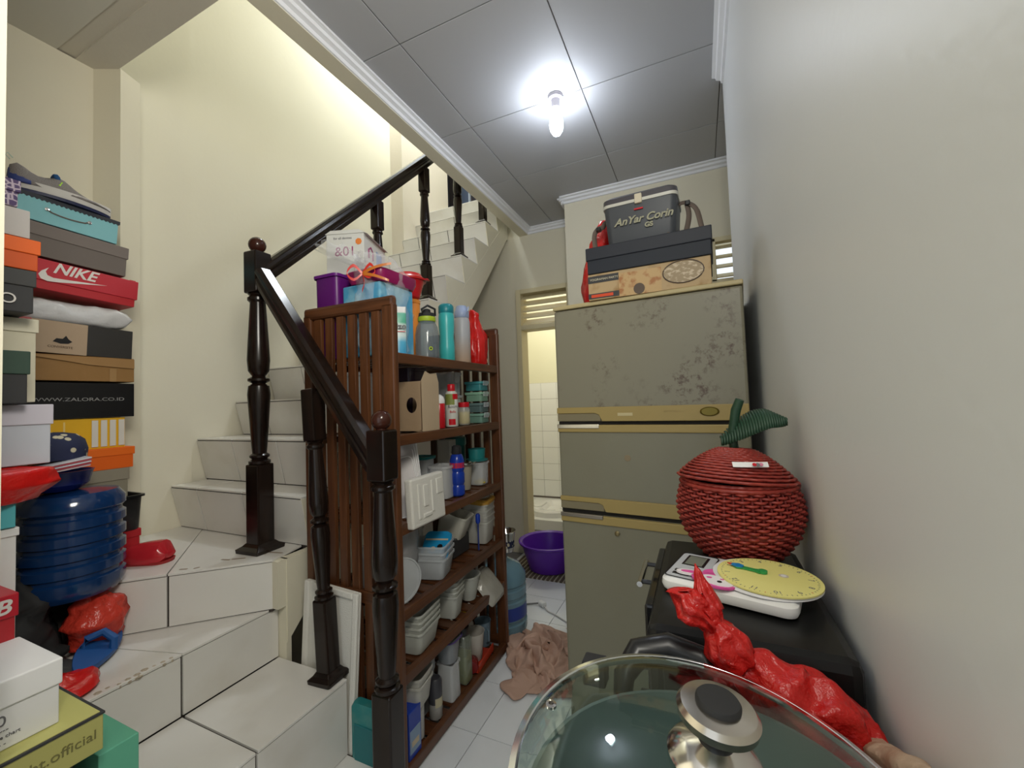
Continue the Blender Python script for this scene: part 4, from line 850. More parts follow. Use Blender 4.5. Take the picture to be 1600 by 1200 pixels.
# ---- shelf 6
lz = RZ(5)
bxb = E('blue_carton', 'blue and white printed carton at the near end of the bottom shelf', 'box', (-1.03, 1.255, lz)); MB().box(-.03, .03, -.035, .035, 0, .165).build('carton', cob, bxb, bev=.002); MB().box(.0302, .0308, -.03, .03, .02, .10).build('label', mat('lbl', (.25, .35, .5), .5), bxb); MB().box(.0309, .0313, -.02, .02, .04, .06).build('orange_print', MC['print_tan'], bxb)
cyl_ = E('white_canister', 'grey-white cylinder supporting the stacked tubs on the bottom shelf', 'canister', (-1.045, 1.325, lz)); MB().lathe([(.022, 0), (.026, .004), (.028, .13), (.026, .132)], 24).build('body', mat('gw', (.42, .42, .40), .4), cyl_, smooth=True)
stack('plastic_tub', ['lower beige-filled tub of the near stack on the bottom shelf', 'upper frosted tub of the near stack on the bottom shelf'], (-1.065, 1.32, lz+.135), .14, .12, .085, frost2, 2, .030, rz=.15, group='tubs at the near end of the bottom shelf')
t6 = E('plastic_tub', 'tilted frosted tub behind the near stack on the bottom shelf', 'container', (-1.12, 1.455, lz+.15), rot=(math.radians(14), 0, .1)); tub(.12, .11, .10, frost, t6)
t6b = shoebox('grey_carton', 'grey carton under the tilted frosted tub on the bottom shelf', -1.19, -1.08, 1.40, 1.50, lz, lz+.145, mat('gc', (.2, .2, .2), .6), white, lh=0)
x, y = bpos(1.439, -1.04)
g6 = E('grey_bottle', 'dark grey bottle with a pale base and beige label on the bottom shelf', 'bottle', (x, y, lz)); bottle(g6, [(.024, 0), (.027, .004), (.027, .06)], mat('gp', (.33, .32, .30), .4), [(.0275, .06), (.0275, .145), (.02, .155)], mat('dgrey', (.05, .05, .06), .3)); band(g6, 'beige_label', .0279, .05, .085, mat('beige_l', (.5, .45, .3), .5), -1, 1)
x, y = bpos(1.538, -1.055)
u6 = E('clear_canister', 'tall clear canister with a purple rimmed grey tub on it, bottom shelf', 'canister', (x, y, lz)); tub(.085, .075, .15, clearp, u6, taper=.95, r=.012, name='canister_body')
tub(.10, .10, .10, mat('grey_frost', (.30, .32, .34), .3, alpha=.85), u6, taper=.75, r=.03, name='grey_tub', z0=.155)
MB().tube([(x_, y_, .250) for x_, y_, _ in rr(.106, .106, .03, 0, 4)], .003, 6, closed=True).build('purple_rim', mat('prim', (.10, .06, .25), .4), u6)
x, y = bpos(1.657, -1.05)
s6 = E('glass_bottle', 'square shouldered bottle half full of yellow-green liquid with a black lid', 'bottle', (x, y, lz)); MB().loft([rr(.064, .064, .014, 0), rr(.068, .068, .014, .004), rr(.068, .068, .014, .185), rr(.045, .045, .02, .205)]).build('body', mat('sq_glass', (.30, .33, .28), .08, alpha=.55, spec=.9), s6, smooth=True)
MB().loft([rr(.062, .062, .012, .003), rr(.062, .062, .012, .12)]).build('liquid', mat('liq', (.26, .29, .03), .3), s6); MB().lathe([(.028, .204), (.030, .208), (.030, .24), (.026, .243)], 22).build('cap', black, s6, smooth=True)
x, y = bpos(1.84, -1.045)
k6 = E('red_dustpan', 'red plastic dustpan lying at the far front of the bottom shelf', 'dustpan', (x-.03, y-.02, lz), rot=(0, math.radians(0), .1)); MB().prism([(-.06, -.10), (.06, -.10), (.06, .09), (-.06, .09)], 0, .006).build('pan', mat('dp_red', (.55, .05, .02), .3), k6, bev=.002)
for b_ in ((.056, .06, -.10, .09, 0, .035), (-.06, -.056, -.10, .09, 0, .035), (-.06, .06, -.10, -.096, 0, .035)): MB().box(*b_).build('side_wall', MC['dp_red'], k6)
c6 = E('mug', 'white mug with a black handle standing in the red dustpan', 'mug', (x-.03, y-.03, lz+.008)); MB().lathe([(.035, 0), (.038, .004), (.050, .13), (.053, .133), (.050, .133), (.046, .12), (.034, .008)], 28).build('cup', mat('mug_w', (.55, .52, .47), .4), c6, smooth=True)
MB().tube([(-.0, -.046, .03), (.01, -.075, .05), (.012, -.08, .09), (.0, -.06, .125), (-.005, -.048, .13)], .009, 8).build('handle', black, c6, smooth=True)
lm = E('squeeze_bottle', 'white squeeze bottle with a round yellow top behind the white mug', 'bottle', (-1.16, 1.90, lz)); bottle(lm, [(.03, 0), (.032, .004), (.032, .12), (.014, .15)], mat('wht', (.6, .6, .55), .4), [(.014, .15), (.028, .165), (.030, .19), (.02, .21), (.006, .22)], mat('ylw', (.75, .48, .01), .4))
bs = E('blue_jug', 'pale blue plastic jug at the far end of the bottom shelf', 'jug', (-1.10, 1.955, lz)); MB().lathe([(.035, 0), (.037, .004), (.042, .12), (.044, .122), (.040, .12), (.034, .008)], 22).build('body', mat('jugb', (.20, .30, .38), .3, alpha=.8), bs, smooth=True); MB().tube([(.03, -.02, .10), (.05, -.03, .09), (.05, -.03, .04), (.035, -.02, .02)], .005, 6).build('handle', MC['jugb'], bs, smooth=True)

o = E('red_tin', 'small dark red tin lying at the far front of the bottom shelf', 'tin', (-1.045, 1.745, RZ(5)+.028), rot=(PI/2, 0, .5)); MB().lathe([(.026, -.03), (.028, -.027), (.028, .027), (.026, .03)], 22).build('body', mat('dark_red_tin', (.20, .01, .01), .2), o, smooth=True)
o = E('clear_cup', 'clear cup with a dark rim at the back of the fourth shelf', 'cup', (-1.25, 1.60, RZ(3))); tub(.09, .09, .15, clearp, o, taper=.8, r=.04)
o = E('teal_lid_tub', 'small tub with a teal lid behind the blue bottle on the third shelf', 'container', (-1.19, 1.60, RZ(2))); tub(.09, .09, .18, frost, o, taper=.85); lidp(.09, .09, .18, mat('teal_plastic3', (0.02, 0.22, 0.22), .35), o)
o = E('clear_tub', 'wide clear tub lying at the back of the fifth shelf', 'container', (-1.27, 1.60, RZ(4))); tub(.16, .22, .12, clearp, o, taper=.88)
o = E('green_bottle', 'dark green bottle top behind the red funnel on the second shelf', 'bottle', (-1.22, 1.64, RZ(1))); bottle(o, [(.035, 0), (.038, .004), (.038, .17), (.02, .20)], mat('green_b', (.02, .12, .02), .4), [(.022, .2), (.024, .204), (.024, .235), (.018, .24)], mat('green_b2', (.01, .08, .015), .4))
# =================================================================== FAR FLOOR
ga = E('water_bottle', 'transparent blue ribbed water bottle behind the far end of the rack', 'bottle', (-1.10, 2.21, 0))
pr = [(.12, 0), (.13, .012)]
for k in range(4):
    z = .03+k*.062; pr += [(.135, z), (.135, z+.036), (.127, z+.042), (.127, z+.055)]
pr += [(.135, .28), (.133, .32), (.10, .37), (.045, .40), (.03, .41), (.03, .44)]
MB().lathe(pr, 36).build('body', mat('gallon_blue', (0.16, 0.30, 0.38), .1, alpha=.85, spec=.8), ga, smooth=True)
MB().grid(lambda u, v: (.1362*math.cos(-1.3+u*1.5), .1362*math.sin(-1.3+u*1.5), .10+v*.07), 14, 1).build('blue_label', mat('lab_blue', (.03, .06, .30), .4), ga, smooth=True)
mp = E('enamel_mug', 'steel cup with floral printed side upturned on the clear water bottle', 'cup', (-1.07, 2.21, .445)); MB().lathe([(.035, 0), (.04, .004), (.052, .11), (.060, .118), (.058, .122), (.048, .112), (.034, .008)], 26).build('cup', chrome, mp, smooth=True)
band(mp, 'floral_band', .0475, .03, .075, floral())
pd = E('purple_tub', 'round purple plastic wash tub on the mat by the bathroom door', 'tub', (-1.13, 3.10, .012)); ppl = mat('purple_tub_plastic', (0.13, 0.025, 0.42), .3)
MB().lathe([(.15, 0), (.16, .006), (.215, .19), (.235, .20), (.237, .212), (.225, .215), (.208, .205), (.155, .012)], 44).build('shell', ppl, pd, smooth=True)
mt_o = E('striped_mat', 'ribbed brown and beige doormat before the bathroom door', 'mat', (-1.12, 3.055, 0))
for k in range(18): MB().box(-.30+k*.0335, -.30+k*.0335+.019, -.17, .22, 0, .011).build('mat_rib', mat('matb', (0.13, 0.10, 0.07), .9), mt_o, bev=.003)
MB().box(-.30, .30, -.165, .215, 0, .005).build('backing', mat('matc', (0.50, 0.45, 0.34), .9), mt_o)
# plug and cable
pc_ = E('power_plug', 'white plug head on a short grey cord lying on the floor tiles', 'plug', (-.975, 2.52, 0.0))
MB().loft([[(x_, y_*.5+0, z_+.018) for x_, z_, y_ in [(v[0]*.9, v[1]*.9, yy) for v in rr(.036, .030, .010, 0, 4)]] for yy in (-.03, .03, .06)]).build('plug_head', white, pc_, smooth=True, rot=(0, 0, 1.0))
MB().tube([(-.13, -.02, .005), (-.08, .0, .008), (-.03, .01, .016), (0, 0, .018)], .005, 7).build('cord', mat('cordg', (.2, .2, .2), .5), pc_, smooth=True)
MB().tube([(.01, -.01, .015), (.05, -.05, .006), (.10, -.07, .005), (.20, -.13, .005), (.40, -.16, .005)], .004, 7).build('lead', mat('cordw', (.6, .58, .55), .5), pc_, smooth=True)
# cloth on the floor
clo = E('floor_cloth', 'crumpled beige-pink cloth on the floor tiles beside the fridge', 'cloth', (-.80, 2.02, 0))
def clf(u, v):
    x = (u-.5)*.44; y = (v-.5)*.50
    ox = noise.noise(Vector((u*5, v*5, 2)))*.09; oy = noise.noise(Vector((u*5, v*5, 7)))*.09
    k = 1-max(abs(2*u-1), abs(2*v-1))**3*.9
    z = .006+abs(noise.noise(Vector((u*6+v*2, v*2.2, 1))))*.12*k+abs(noise.noise(Vector((u*15, v*11, 5))))*.05*k+abs(noise.noise(Vector((u*30, v*26, 5))))*.014*k
    a = .5; x2 = (x*.8+ox)*math.cos(a)-(y+oy)*math.sin(a); y2 = (x*.8+ox)*math.sin(a)+(y+oy)*math.cos(a)
    return (x2, y2, z)
MB().grid(clf, 60, 60).build('fabric', mat('beige_cloth', (0.50, 0.32, 0.24), .9, bump=(120, .2)), clo, smooth=True, angle=False, thick=.002)

# =================================================================== FRIDGE
fr = E('refrigerator', 'old grey three-door refrigerator with gold trim bands and scuffed doors', 'refrigerator', (-.474, 1.443, 0), rz=math.radians(-5))
FW = .606
fm = mat('fridge_grey', (0.20, 0.19, 0.14), .35, bump=(60, .04))
fdoor = mat('fridge_door', (0.20, 0.19, 0.135), .33, bump=(60, .04), var=(3, (.185, .17, .115), .5, .8))
# scuffed freezer door material
fs = mat('fridge_scuffed', (0.21, 0.20, 0.145), .35); nt = fs.node_tree; b_ = nt.nodes['Principled BSDF']; tc = nt.nodes.new('ShaderNodeTexCoord')
n1 = nt.nodes.new('ShaderNodeTexNoise'); n1.inputs['Scale'].default_value = 34; n1.inputs['Detail'].default_value = 15; n1.inputs['Roughness'].default_value = .72; n2 = nt.nodes.new('ShaderNodeTexNoise'); n2.inputs['Scale'].default_value = 5; n2.inputs['Detail'].default_value = 3
nt.links.new(tc.outputs['Object'], n1.inputs['Vector']); nt.links.new(tc.outputs['Object'], n2.inputs['Vector'])
r1 = nt.nodes.new('ShaderNodeValToRGB'); r1.color_ramp.elements[0].position = .50; r1.color_ramp.elements[1].position = .60
r2_ = nt.nodes.new('ShaderNodeValToRGB'); r2_.color_ramp.elements[0].position = .47; r2_.color_ramp.elements[1].position = .60
nt.links.new(n1.outputs['Fac'], r1.inputs['Fac']); nt.links.new(n2.outputs['Fac'], r2_.inputs['Fac'])
mu = nt.nodes.new('ShaderNodeMath'); mu.operation = 'MULTIPLY'; nt.links.new(r1.outputs['Color'], mu.inputs[0]); nt.links.new(r2_.outputs['Color'], mu.inputs[1])
mx = nt.nodes.new('ShaderNodeMixRGB'); mx.inputs[1].default_value = (.215, .20, .145, 1); mx.inputs[2].default_value = (.095, .062, .042, 1)
nt.links.new(mu.outputs[0], mx.inputs[0]); nt.links.new(mx.outputs[0], b_.inputs['Base Color'])
gold = mat('gold_band', (0.34, 0.25, 0.085), .4, bump=(50, .03)); seam = mat('seam_black', (.012, .010, .008), .8)
MB().box(0, FW, .045, .46, .03, 1.640).build('cabinet', fm, fr, bev=.004)
MB().box(-.002, FW+.002, -.004, .462, 1.640, 1.655).build('top_trim', mat('gold_top', (0.46, 0.38, 0.20), .45), fr, bev=.004)
def door(nm, za, zb, mt_): return MB().box(0, FW, 0, .042, za, zb).build(nm, mt_, fr, bev=.008)
d1 = door('freezer_door', 1.236, 1.638, fs); d2 = door('middle_door', .928, 1.226, fdoor); d3 = door('lower_door', .06, .916, fdoor)
def cb_(par, name, mt_, *b, bev=.003): return MB().box(*b).build(name, mt_, par, bev=bev)
def band_rec(par, za, zb):
    # gold band whose left end is cut away for the grip
    MB().prism([(0.001, zb), (FW-.001, zb), (FW-.001, za), (.165, za), (.155, za+.022), (.14, za+.028), (.0, za+.028)], -.006, .004, axis=1).build('gold_band', gold, par, bev=.002)
    cb_(par, 'grip_recess', mat('recess', (.20, .17, .10), .5), .001, .16, -.003, .004, za, za+.028)
band_rec(d1, 1.238, 1.287); cb_(d2, 'gold_band', gold, .001, FW-.001, -.006, .004, 1.200, 1.226)
cb_(d2, 'grip_strip', chrome, .001, .155, -.010, -.002, 1.214, 1.228, bev=.002)
band_rec(d2, .930, .974); cb_(d3, 'gold_band', gold, .001, FW-.001, -.006, .004, .885, .915); cb_(d3, 'grip_strip', mat('worn_steel', (.30, .27, .25), .3, 1.0), .001, .155, -.010, -.002, .904, .918, bev=.002)
for za, zb in ((1.226, 1.237), (.916, .928)): MB().box(.002, FW-.002, .006, .044, za, zb).build('door_gasket', seam, fr)
bd = MB().lathe([(.001, 0), (.024, 0), (.027, .003), (.022, .006), (.001, .006)], 28).build('oval_badge', mat('badge', (.16, .12, .02), .3, .6), d1, loc=(.50, -.006, 1.266), rot=(PI/2, 0, 0)); bd.scale = (1.0, .52, 1)
text('FROST FREE - - - - - - -', .007, mat('emboss', (.33, .24, .09), .5), d1, (.40, -.0065, 1.268), FY, extrude=.0004)
cb_(d1, 'paint_patch', mat('patch', (.52, .44, .24), .5), .22, .27, -.0068, -.0060, 1.256, 1.266, bev=0)
MB().lathe([(.001, 0), (.008, 0), (.009, .003), (.004, .005), (.001, .005)], 16).build('keyhole', mat('brass', (.25, .2, .1), .35, .8), d3, loc=(.20, -.001, .862), rot=(PI/2, 0, 0))
MB().lathe([(.0115, 0), (.010, .0008), (.001, .0008)], 9).build('rust_spot', mat('rust', (.24, .19, .12), .8), d2, loc=(.245, -.0004, 1.115), rot=(PI/2, 0, 0))
for xx in (.03, FW-.06):
    for yy in (.06, .40): MB().lathe([(.018, 0), (.018, .03)], 14).build('foot', black, fr, loc=(xx, yy, 0))
# things on the fridge
ct = E('printed_carton', 'long kraft carton printed with food pictures, lying on the fridge', 'box', (-.335, 1.415, 1.655), rz=math.radians(-2))
CWd = .385
MB().box(0, CWd, 0, .27, 0, .090).build('carton', mat('kraft_print', (0.45, 0.32, 0.17), .6, var=(16, (.30, .17, .06), .5, .68)), ct, bev=.002)
MB().box(0, .105, -.001, .02, .058, .082).build('black_label', bk_, ct); MB().box(.0, .105, -.001, .02, .004, .022).build('black_label', bk_, ct); MB().box(.01, .085, -.0015, .02, .008, .018).build('red_print', MC['print_red'], ct)
text('YOGIRAMAN PARTY', .0105, mat('print_cream', (.6, .55, .4), .6), ct, (.055, -.0014, .069), FY)
MB().prism([(.105, .0), (.240, .0), (.240, .078), (.105, .078)], -.0008, .0, axis=1).build('photo_print', mat('photo1', (.50, .33, .15), .5, var=(30, (.36, .15, .05), .5, .62)), ct)
ov = MB().lathe([(.062, 0), (.062, .001)], 28).build('pot_print', mat('photo2', (.32, .24, .14), .5, var=(60, (.55, .45, .32), .5, .6)), ct, loc=(.305, 0, .050), rot=(PI/2, 0, 0)); ov.scale = (1, .55, 1)
MB().tube([(.305+.06*math.cos(a), -.001, .052+.036*math.sin(a)) for a in [2*PI*k/24 for k in range(24)]], .002, 5, closed=True).build('pot_outline', mat('pl_dark', (.10, .07, .05), .6), ct)
MB().lathe([(.018, 0), (.018, .001)], 16).build('bowl_print', MC['pl_dark'], ct, loc=(.17, -.001, .018), rot=(PI/2, 0, 0))
bl = E('black_shoebox', 'wide matte black lidded box on the printed carton', 'box', (-.338, 1.405, 1.745), rz=math.radians(-2))
navy = mat('blackblue_card', (.008, .012, .022), .6)
MB().box(.004, .391, .004, .286, 0, .086).build('carton', navy, bl, bev=.002); MB().box(0, .395, 0, .29, .046, .090).build('lid', mat('blackblue_card2', (.011, .014, .024), .55), bl, bev=.003)
rf = E('red_plastic_bag', 'red plastic bag behind the cooler on the fridge', 'bag', (-.325, 1.60, 1.655)); crumple(rf, 'film', redfilm, [(0, .03, .03, .02, 0), (.01, .045, .05, .02, 0), (.10, .05, .055, .01, 0), (.20, .05, .05, .03, 0), (.27, .045, .04, .04, 0), (.31, .03, .03, .05, 0), (.35, .015, .015, .055, 0)], 41, .015, 20, ridge=.08)
for o_ in [rf]: o_.location = (-.372, 1.635, 1.665)
co = E('cooler_box', 'dark grey picnic cooler with pale rim, latch and printed lettering, on the fridge stack', 'cooler', (-.155, 1.53, 1.836), rz=math.radians(-2))
cg_ = mat('cooler_grey', (0.055, 0.06, 0.07), .45)
MB().loft([rr(.215, .16, .02, 0), rr(.22, .165, .02, .006), rr(.24, .18, .022, .140)]).build('body', cg_, co, smooth=True)
MB().loft([rr(.246, .186, .024, .140), rr(.248, .188, .024, .150)]).build('pale_rim', mat('rimc', (.55, .54, .48), .4), co, smooth=True)
MB().loft([rr(.246, .186, .024, .150), rr(.244, .184, .024, .168), rr(.225, .165, .024, .176), rr(.21, .15, .02, .174)]).build('lid', mat('cooler_lid', (0.06, 0.055, 0.065), .35), co, smooth=True)
MB().box(-.012, .012, -.100, -.088, .132, .165).build('latch', mat('latchc', (.62, .55, .42), .4), co, bev=.003)
tcx = mat('print_khaki', (.32, .31, .22), .5)
text('AnYar Corin', .036, tcx, co, (.012, -.0925, .080), (math.radians(86), 0, 0), shear=.3, bold=.001); text('GS', .022, tcx, co, (.030, -.0905, .055), (math.radians(86), 0, 0), bold=.001); MB().box(-.015, .014, -.0945, -.090, .112, .117).build('red_logo', cap_m, co)
brn = mat('strap_brown', (.14, .105, .085), .8)
def strap(pts, name='strap', par=None, wd=.018):
    b = MB(); P_ = [Vector(p) for p in pts]
    def f(u, v):
        t = u*(len(P_)-1); i = min(int(t), len(P_)-2); q = t-i
        p0 = P_[max(i-1, 0)]; p1 = P_[i]; p2 = P_[i+1]; p3 = P_[min(i+2, len(P_)-1)]
        c = .5*((2*p1)+(p2-p0)*q+(2*p0-5*p1+4*p2-p3)*q*q+(3*p1-p0-3*p2+p3)*q*q*q)
        tt = (p2-p1).normalized(); pp = Vector((-tt.z, .55, tt.x)).normalized()
        return tuple(c+pp*(v-.5)*wd)
    b.grid(f, 40, 2); return b.build(name, brn, par, smooth=True, thick=.002)
strap([(.12, 0, .135), (.128, 0, .14), (.15, 0, .135), (.175, 0, .105), (.19, -.01, .03), (.205, -.02, .004)], par=co)
strap([(.145, 0, .138), (.15, 0, .09), (.138, -.01, .03), (.13, -.02, .003), (.09, -.11, .002)], par=co)
strap([(-.12, 0, .13), (-.135, 0, .128), (-.145, 0, .115), (-.165, 0, .11), (-.178, 0, .085), (-.17, -.01, .03), (-.15, -.02, .003)], par=co)
MB().box(.140, .156, -.012, .012, .126, .142).build('buckle', black, co, bev=.003); MB().box(-.168, -.152, -.012, .012, .102, .116).build('buckle', black, co, bev=.003)

# =================================================================== BULB
bu = E('light_bulb', 'lit white bulb in a round holder on the ceiling', 'lamp', (-.578, 1.92, 2.60))
MB().lathe([(.001, .21), (.036, .21), (.038, .205), (.036, .192), (.022, .188), (.018, .15), (.001, .15)], 28).build('holder', mat('holder_plastic', (.30, .28, .30), .4), bu, smooth=True)
MB().lathe([(.014, .152), (.016, .14), (.022, .12), (.031, .09), (.034, .065), (.030, .035), (.018, .015), (.001, .008)], 28).build('glass_envelope', mat('lit_glass', (1, 1, 1), .3, emit=((.85, .92, 1.0), 28)), bu, smooth=True)

# =================================================================== RIGHT SIDE
tbm = mat('dark_table', (.02, .02, .022), .5)
tb_ = E('side_table', 'low dark counter under the oven and wok along the right wall', 'table', (0, 0, 0))
MB().box(-.12, .165, .12, 1.02, .69, .72).build('table_top', tbm, tb_, bev=.003)
for xx in (-.11, .135):
    for yy in (.13, .985): MB().box(xx, xx+.025, yy, yy+.025, 0, .69).build('leg', tbm, tb_)
ovn = E('toaster_oven', 'black toaster oven with a chrome handle, its door facing left', 'oven', (-.085, .61, .72))
og = mat('oven_black', (.010, .010, .010), .32, spec=.3)
MB().box(0, .245, 0, .39, .015, .28).build('housing', og, ovn, bev=.014)
MB().box(-.014, .002, .10, .375, .03, .262).build('door', mat('oven_glass', (.01, .01, .011), .05), ovn, bev=.004)
MB().tube([(-.040, .235, .235), (-.040, .355, .235)], .0055, 10).build('handle_bar', chrome, ovn, smooth=True)
for yy in (.25, .34): MB().tube([(-.040, yy, .235), (-.012, yy, .235)], .0045, 8).build('handle_stem', black, ovn, smooth=True)
for z in (.215, .14, .07): MB().lathe([(.020, 0), (.019, .016), (.001, .017)], 20).build('control_knob', black, ovn, smooth=True, loc=(-.002, .05, z), rot=(0, -PI/2, 0))
MB().box(.02, .225, -.0045, 0.002, .04, .24).build('side_vent_panel', blackm, ovn, bev=.003)
for xx in (.02, .215):
    for yy in (.03, .35): MB().lathe([(.012, 0), (.012, .018)], 12).build('foot', black, ovn, loc=(xx, yy, 0))
# basket
bkt = E('wicker_basket', 'red apple-shaped wicker basket with a green leaf on the oven', 'basket', (.057, .937, 1.001), rz=.3)
wk = mat('red_wicker', (0.26, 0.030, 0.022), .38, var=(30, (.36, .05, .035), .4, .7)); wkd = mat('red_wicker_dark', (0.16, 0.015, 0.012), .5)
def brad(z):   # body profile
    P_ = [(0, .058), (.02, .078), (.05, .098), (.08, .107), (.10, .108), (.125, .103), (.14, .097)]
    for (a, ra), (c, rc_) in zip(P_, P_[1:]):
        if z <= c: t = (z-a)/(c-a); return ra+(rc_-ra)*t
    return P_[-1][1]
NS = 44; RW = 24
wv_ = MB(); seg = NS*3
for k in range(RW):
    z = .004+k*.0058; r0 = brad(z); ph = (k % 2)*PI
    pts = [((r0+.0042*math.cos(NS/2*a+ph))*math.cos(a), (r0+.0042*math.cos(NS/2*a+ph))*math.sin(a), z) for a in [2*PI*q/seg for q in range(seg)]]
    wv_.tube(pts, .0027, 5, closed=True)
wv_.build('woven_body', wk, bkt, smooth=True, angle=False)['kind'] = 'stuff'
sk = MB()
for q in range(NS):
    a = 2*PI*q/NS; sk.tube([(brad(z)*math.cos(a), brad(z)*math.sin(a), z) for z in [.0, .02, .05, .08, .10, .125, .14]], .0022, 5)
sk.build('stakes', wkd, bkt)['kind'] = 'stuff'
MB().lathe([(.055, 0), (.06, .004), (.104, .06), (.104, .09), (.094, .138), (.090, .138), (.098, .09), (.098, .06), (.05, .008)], 32).build('inner_lining', wkd, bkt, smooth=True)
for rrr, zz in ((.100, .143), (.096, .149)):
    MB().tube([((rrr+.002*math.cos(NS*a))*math.cos(a), (rrr+.002*math.cos(NS*a))*math.sin(a), zz+.0015*math.sin(NS*a)) for a in [2*PI*q/88 for q in range(88)]], .0042, 6, closed=True).build('rim', wk, bkt, smooth=True, angle=False)
ld = MB()
def lrad(t): # t 0 rim ->1 centre
    return .100*(1-t)+.004, .0+.060*math.sin(t*PI*.5)**.9 - (.008*max(0, (t-.75)/.25))
M_ = Matrix.Translation((-.002, 0, .151)) @ Matrix.Rotation(math.radians(-4), 4, 'X') @ Matrix.Rotation(math.radians(4), 4, 'Y')
for k in range(19):
    t = k/18.5; r0, zz = lrad(t); ph = (k % 2)*PI; n_ = max(24, int(seg*(1-t*.6)))
    pts = [tuple(M_ @ Vector(((r0+.0016*math.cos(NS/2*a+ph))*math.cos(a), (r0+.0016*math.cos(NS/2*a+ph))*math.sin(a), zz))) for a in [2*PI*q/n_ for q in range(n_)]]
    ld.tube(pts, .0030, 5, closed=True)
ldo = ld.build('lid', wk, bkt, smooth=True, angle=False)
MB().lathe([(.100, -.001), (.085, .012), (.06, .032), (.03, .048), (.002, .050)], 32, M=M_).build('lid_lining', wkd, ldo, smooth=True)
grn2 = mat('green_wicker', (0.018, 0.055, 0.030), .45)
MB().tube([(0, 0, .195), (-.004, -.004, .24), (.002, -.012, .285), (.008, -.018, .305)], [.0085, .008, .009, .008], 10).build('stem', grn2, bkt, smooth=True)
lf = MB()
for k in range(26):
    t = k/25; cx_ = .006+.088*t; cz_ = .225+.060*math.sin(min(1, t*1.25)*PI*.5)-.012*max(0, t-.7)/.3; wv = .024*math.sin(PI*min(1, (t*.92+.06)))**.7+.003
    pts = [(cx_, -wv+2*wv*s_, cz_-.010*(2*s_-1)**2*1.0) for s_ in [i/6 for i in range(7)]]
    lf.tube(pts, .0024, 5)
lfo = lf.build('leaf', grn2, bkt, smooth=True, angle=False, rot=(math.radians(38), 0, math.radians(-12)), loc=(.002, .145, .052)); lfo.scale = (1.2, 1.15, 1.0)
tg = MB().grid(lambda u, v: tuple(Vector((-.027+.058*u, -.064-.003*math.sin(u*PI)+v*.007, .189+v*.008-.006*u*0))), 8, 1).build('name_ribbon', white, bkt, thick=.001, loc=(.0, -.020, -.004), rot=(0, 0, -.12))
for k in range(3): MB().lathe([(.0035, 0), (.0035, .001)], 10).build('ribbon_print', [cap_m, pg_, mat('pink', (.6, .2, .3), .5)][k], bkt, loc=(-.002+k*.0055, -.0895, .190), rot=(PI/2-.8, 0, -.12))
# kitchen scale + clock disc
sl = E('kitchen_scale', 'white kitchen scale with a small display panel on the oven', 'scale', (.018, .775, 1.001), rz=math.radians(-14))
MB().loft([rr(.185, .135, .016, .004, 5, .015), rr(.19, .14, .018, .010, 5, .015), rr(.188, .138, .018, .018, 5, .015), rr(.178, .128, .016, .022, 5, .015)]).build('body', white, sl, smooth=True)
MB().loft([rr(.062, .118, .008, .0222, 4, -.045), rr(.062, .118, .008, .0232, 4, -.045)]).build('control_panel', mat('panel_grey', (.50, .52, .55), .4), sl)
MB().tube([(x_, y_, .0234) for x_, y_, _ in rr(.060, .116, .008, 0, 4, -.045)], .0012, 5, closed=True).build('panel_border', black, sl)
MB().box(-.060, -.032, .005, .045, .0232, .0242).build('display', mat('lcd', (.20, .22, .18), .2), sl); MB().box(-.064, -.028, .001, .049, .0228, .0236).build('display_bezel', black, sl)
for yy in (-.045, -.032): MB().box(-.066, -.04, yy, yy+.008, .0233, .0241).build('button', black, sl)
ck = E('toy_clock', 'yellow paper teaching clock with colourful hands and a pink bunny tab on the scale', 'clock', (.083, .765, 1.025), rot=(math.radians(0), math.radians(1.0), 0))
MB().lathe([(.001, 0), (.075, 0), (.076, .001), (.074, .004), (.001, .004)], 56).build('plate', mat('plate_white', (.74, .74, .76), .4), ck, smooth=False, loc=(-.004, .004, -.001))
face = MB().lathe([(.001, .004), (.0715, .004), (.0715, .0062), (.001, .0062)], 56).build('face', mat('clock_yellow', (.80, .74, .26), .55), ck)
A0 = 0.18
for k in range(60):
    a = A0+2*PI*k/60; L0 = .066
    MB().box(-.0004, .0004, -.0020 if k % 5 else -.003, .0, .0063, .0066).build('tick', [pg_, cap_m][k % 10 == 0], face, loc=(L0*math.sin(a), L0*math.cos(a), 0), rot=(0, 0, -a))
# numerals as on the upside-down clock: 12 points left-down
for n_ in range(1, 13):
    th = math.radians(180+35) - 2*PI*n_/12      # direction of numeral n
    text(str(n_), .0115, pg_, face, (.057*math.cos(th), .057*math.sin(th), .0064), (0, 0, th-PI/2), extrude=.0001)
MB().prism([(0, -.004), (.003, -.008), (.012, -.0045), (.028, -.0045), (.036, -.008), (.044, 0), (.036, .008), (.028, .0045), (.012, .0045), (.003, .008)], .0072, .0092).build('minute_hand', mat('hand_green', (.03, .30, .08), .4), ck, loc=(-.006, .008, 0), rot=(0, 0, math.radians(162)))
MB().prism([(.028, -.004), (.036, -.008), (.046, -.003), (.046, .003), (.036, .008), (.028, .004)], .0094, .0108).build('blue_tip', mat('hand_blue', (.01, .22, .55), .4), ck, loc=(-.006, .008, 0), rot=(0, 0, math.radians(162)))
MB().prism([(.045, -.003), (.052, 0), (.045, .003)], .0094, .0108).build('red_tip', cap_m, ck, loc=(-.006, .008, 0), rot=(0, 0, math.radians(162)))
MB().lathe([(.0065, .007), (.0065, .011), (.003, .012), (.001, .012)], 16).build('pivot', MC['hand_green'], ck, loc=(-.006, .008, 0))
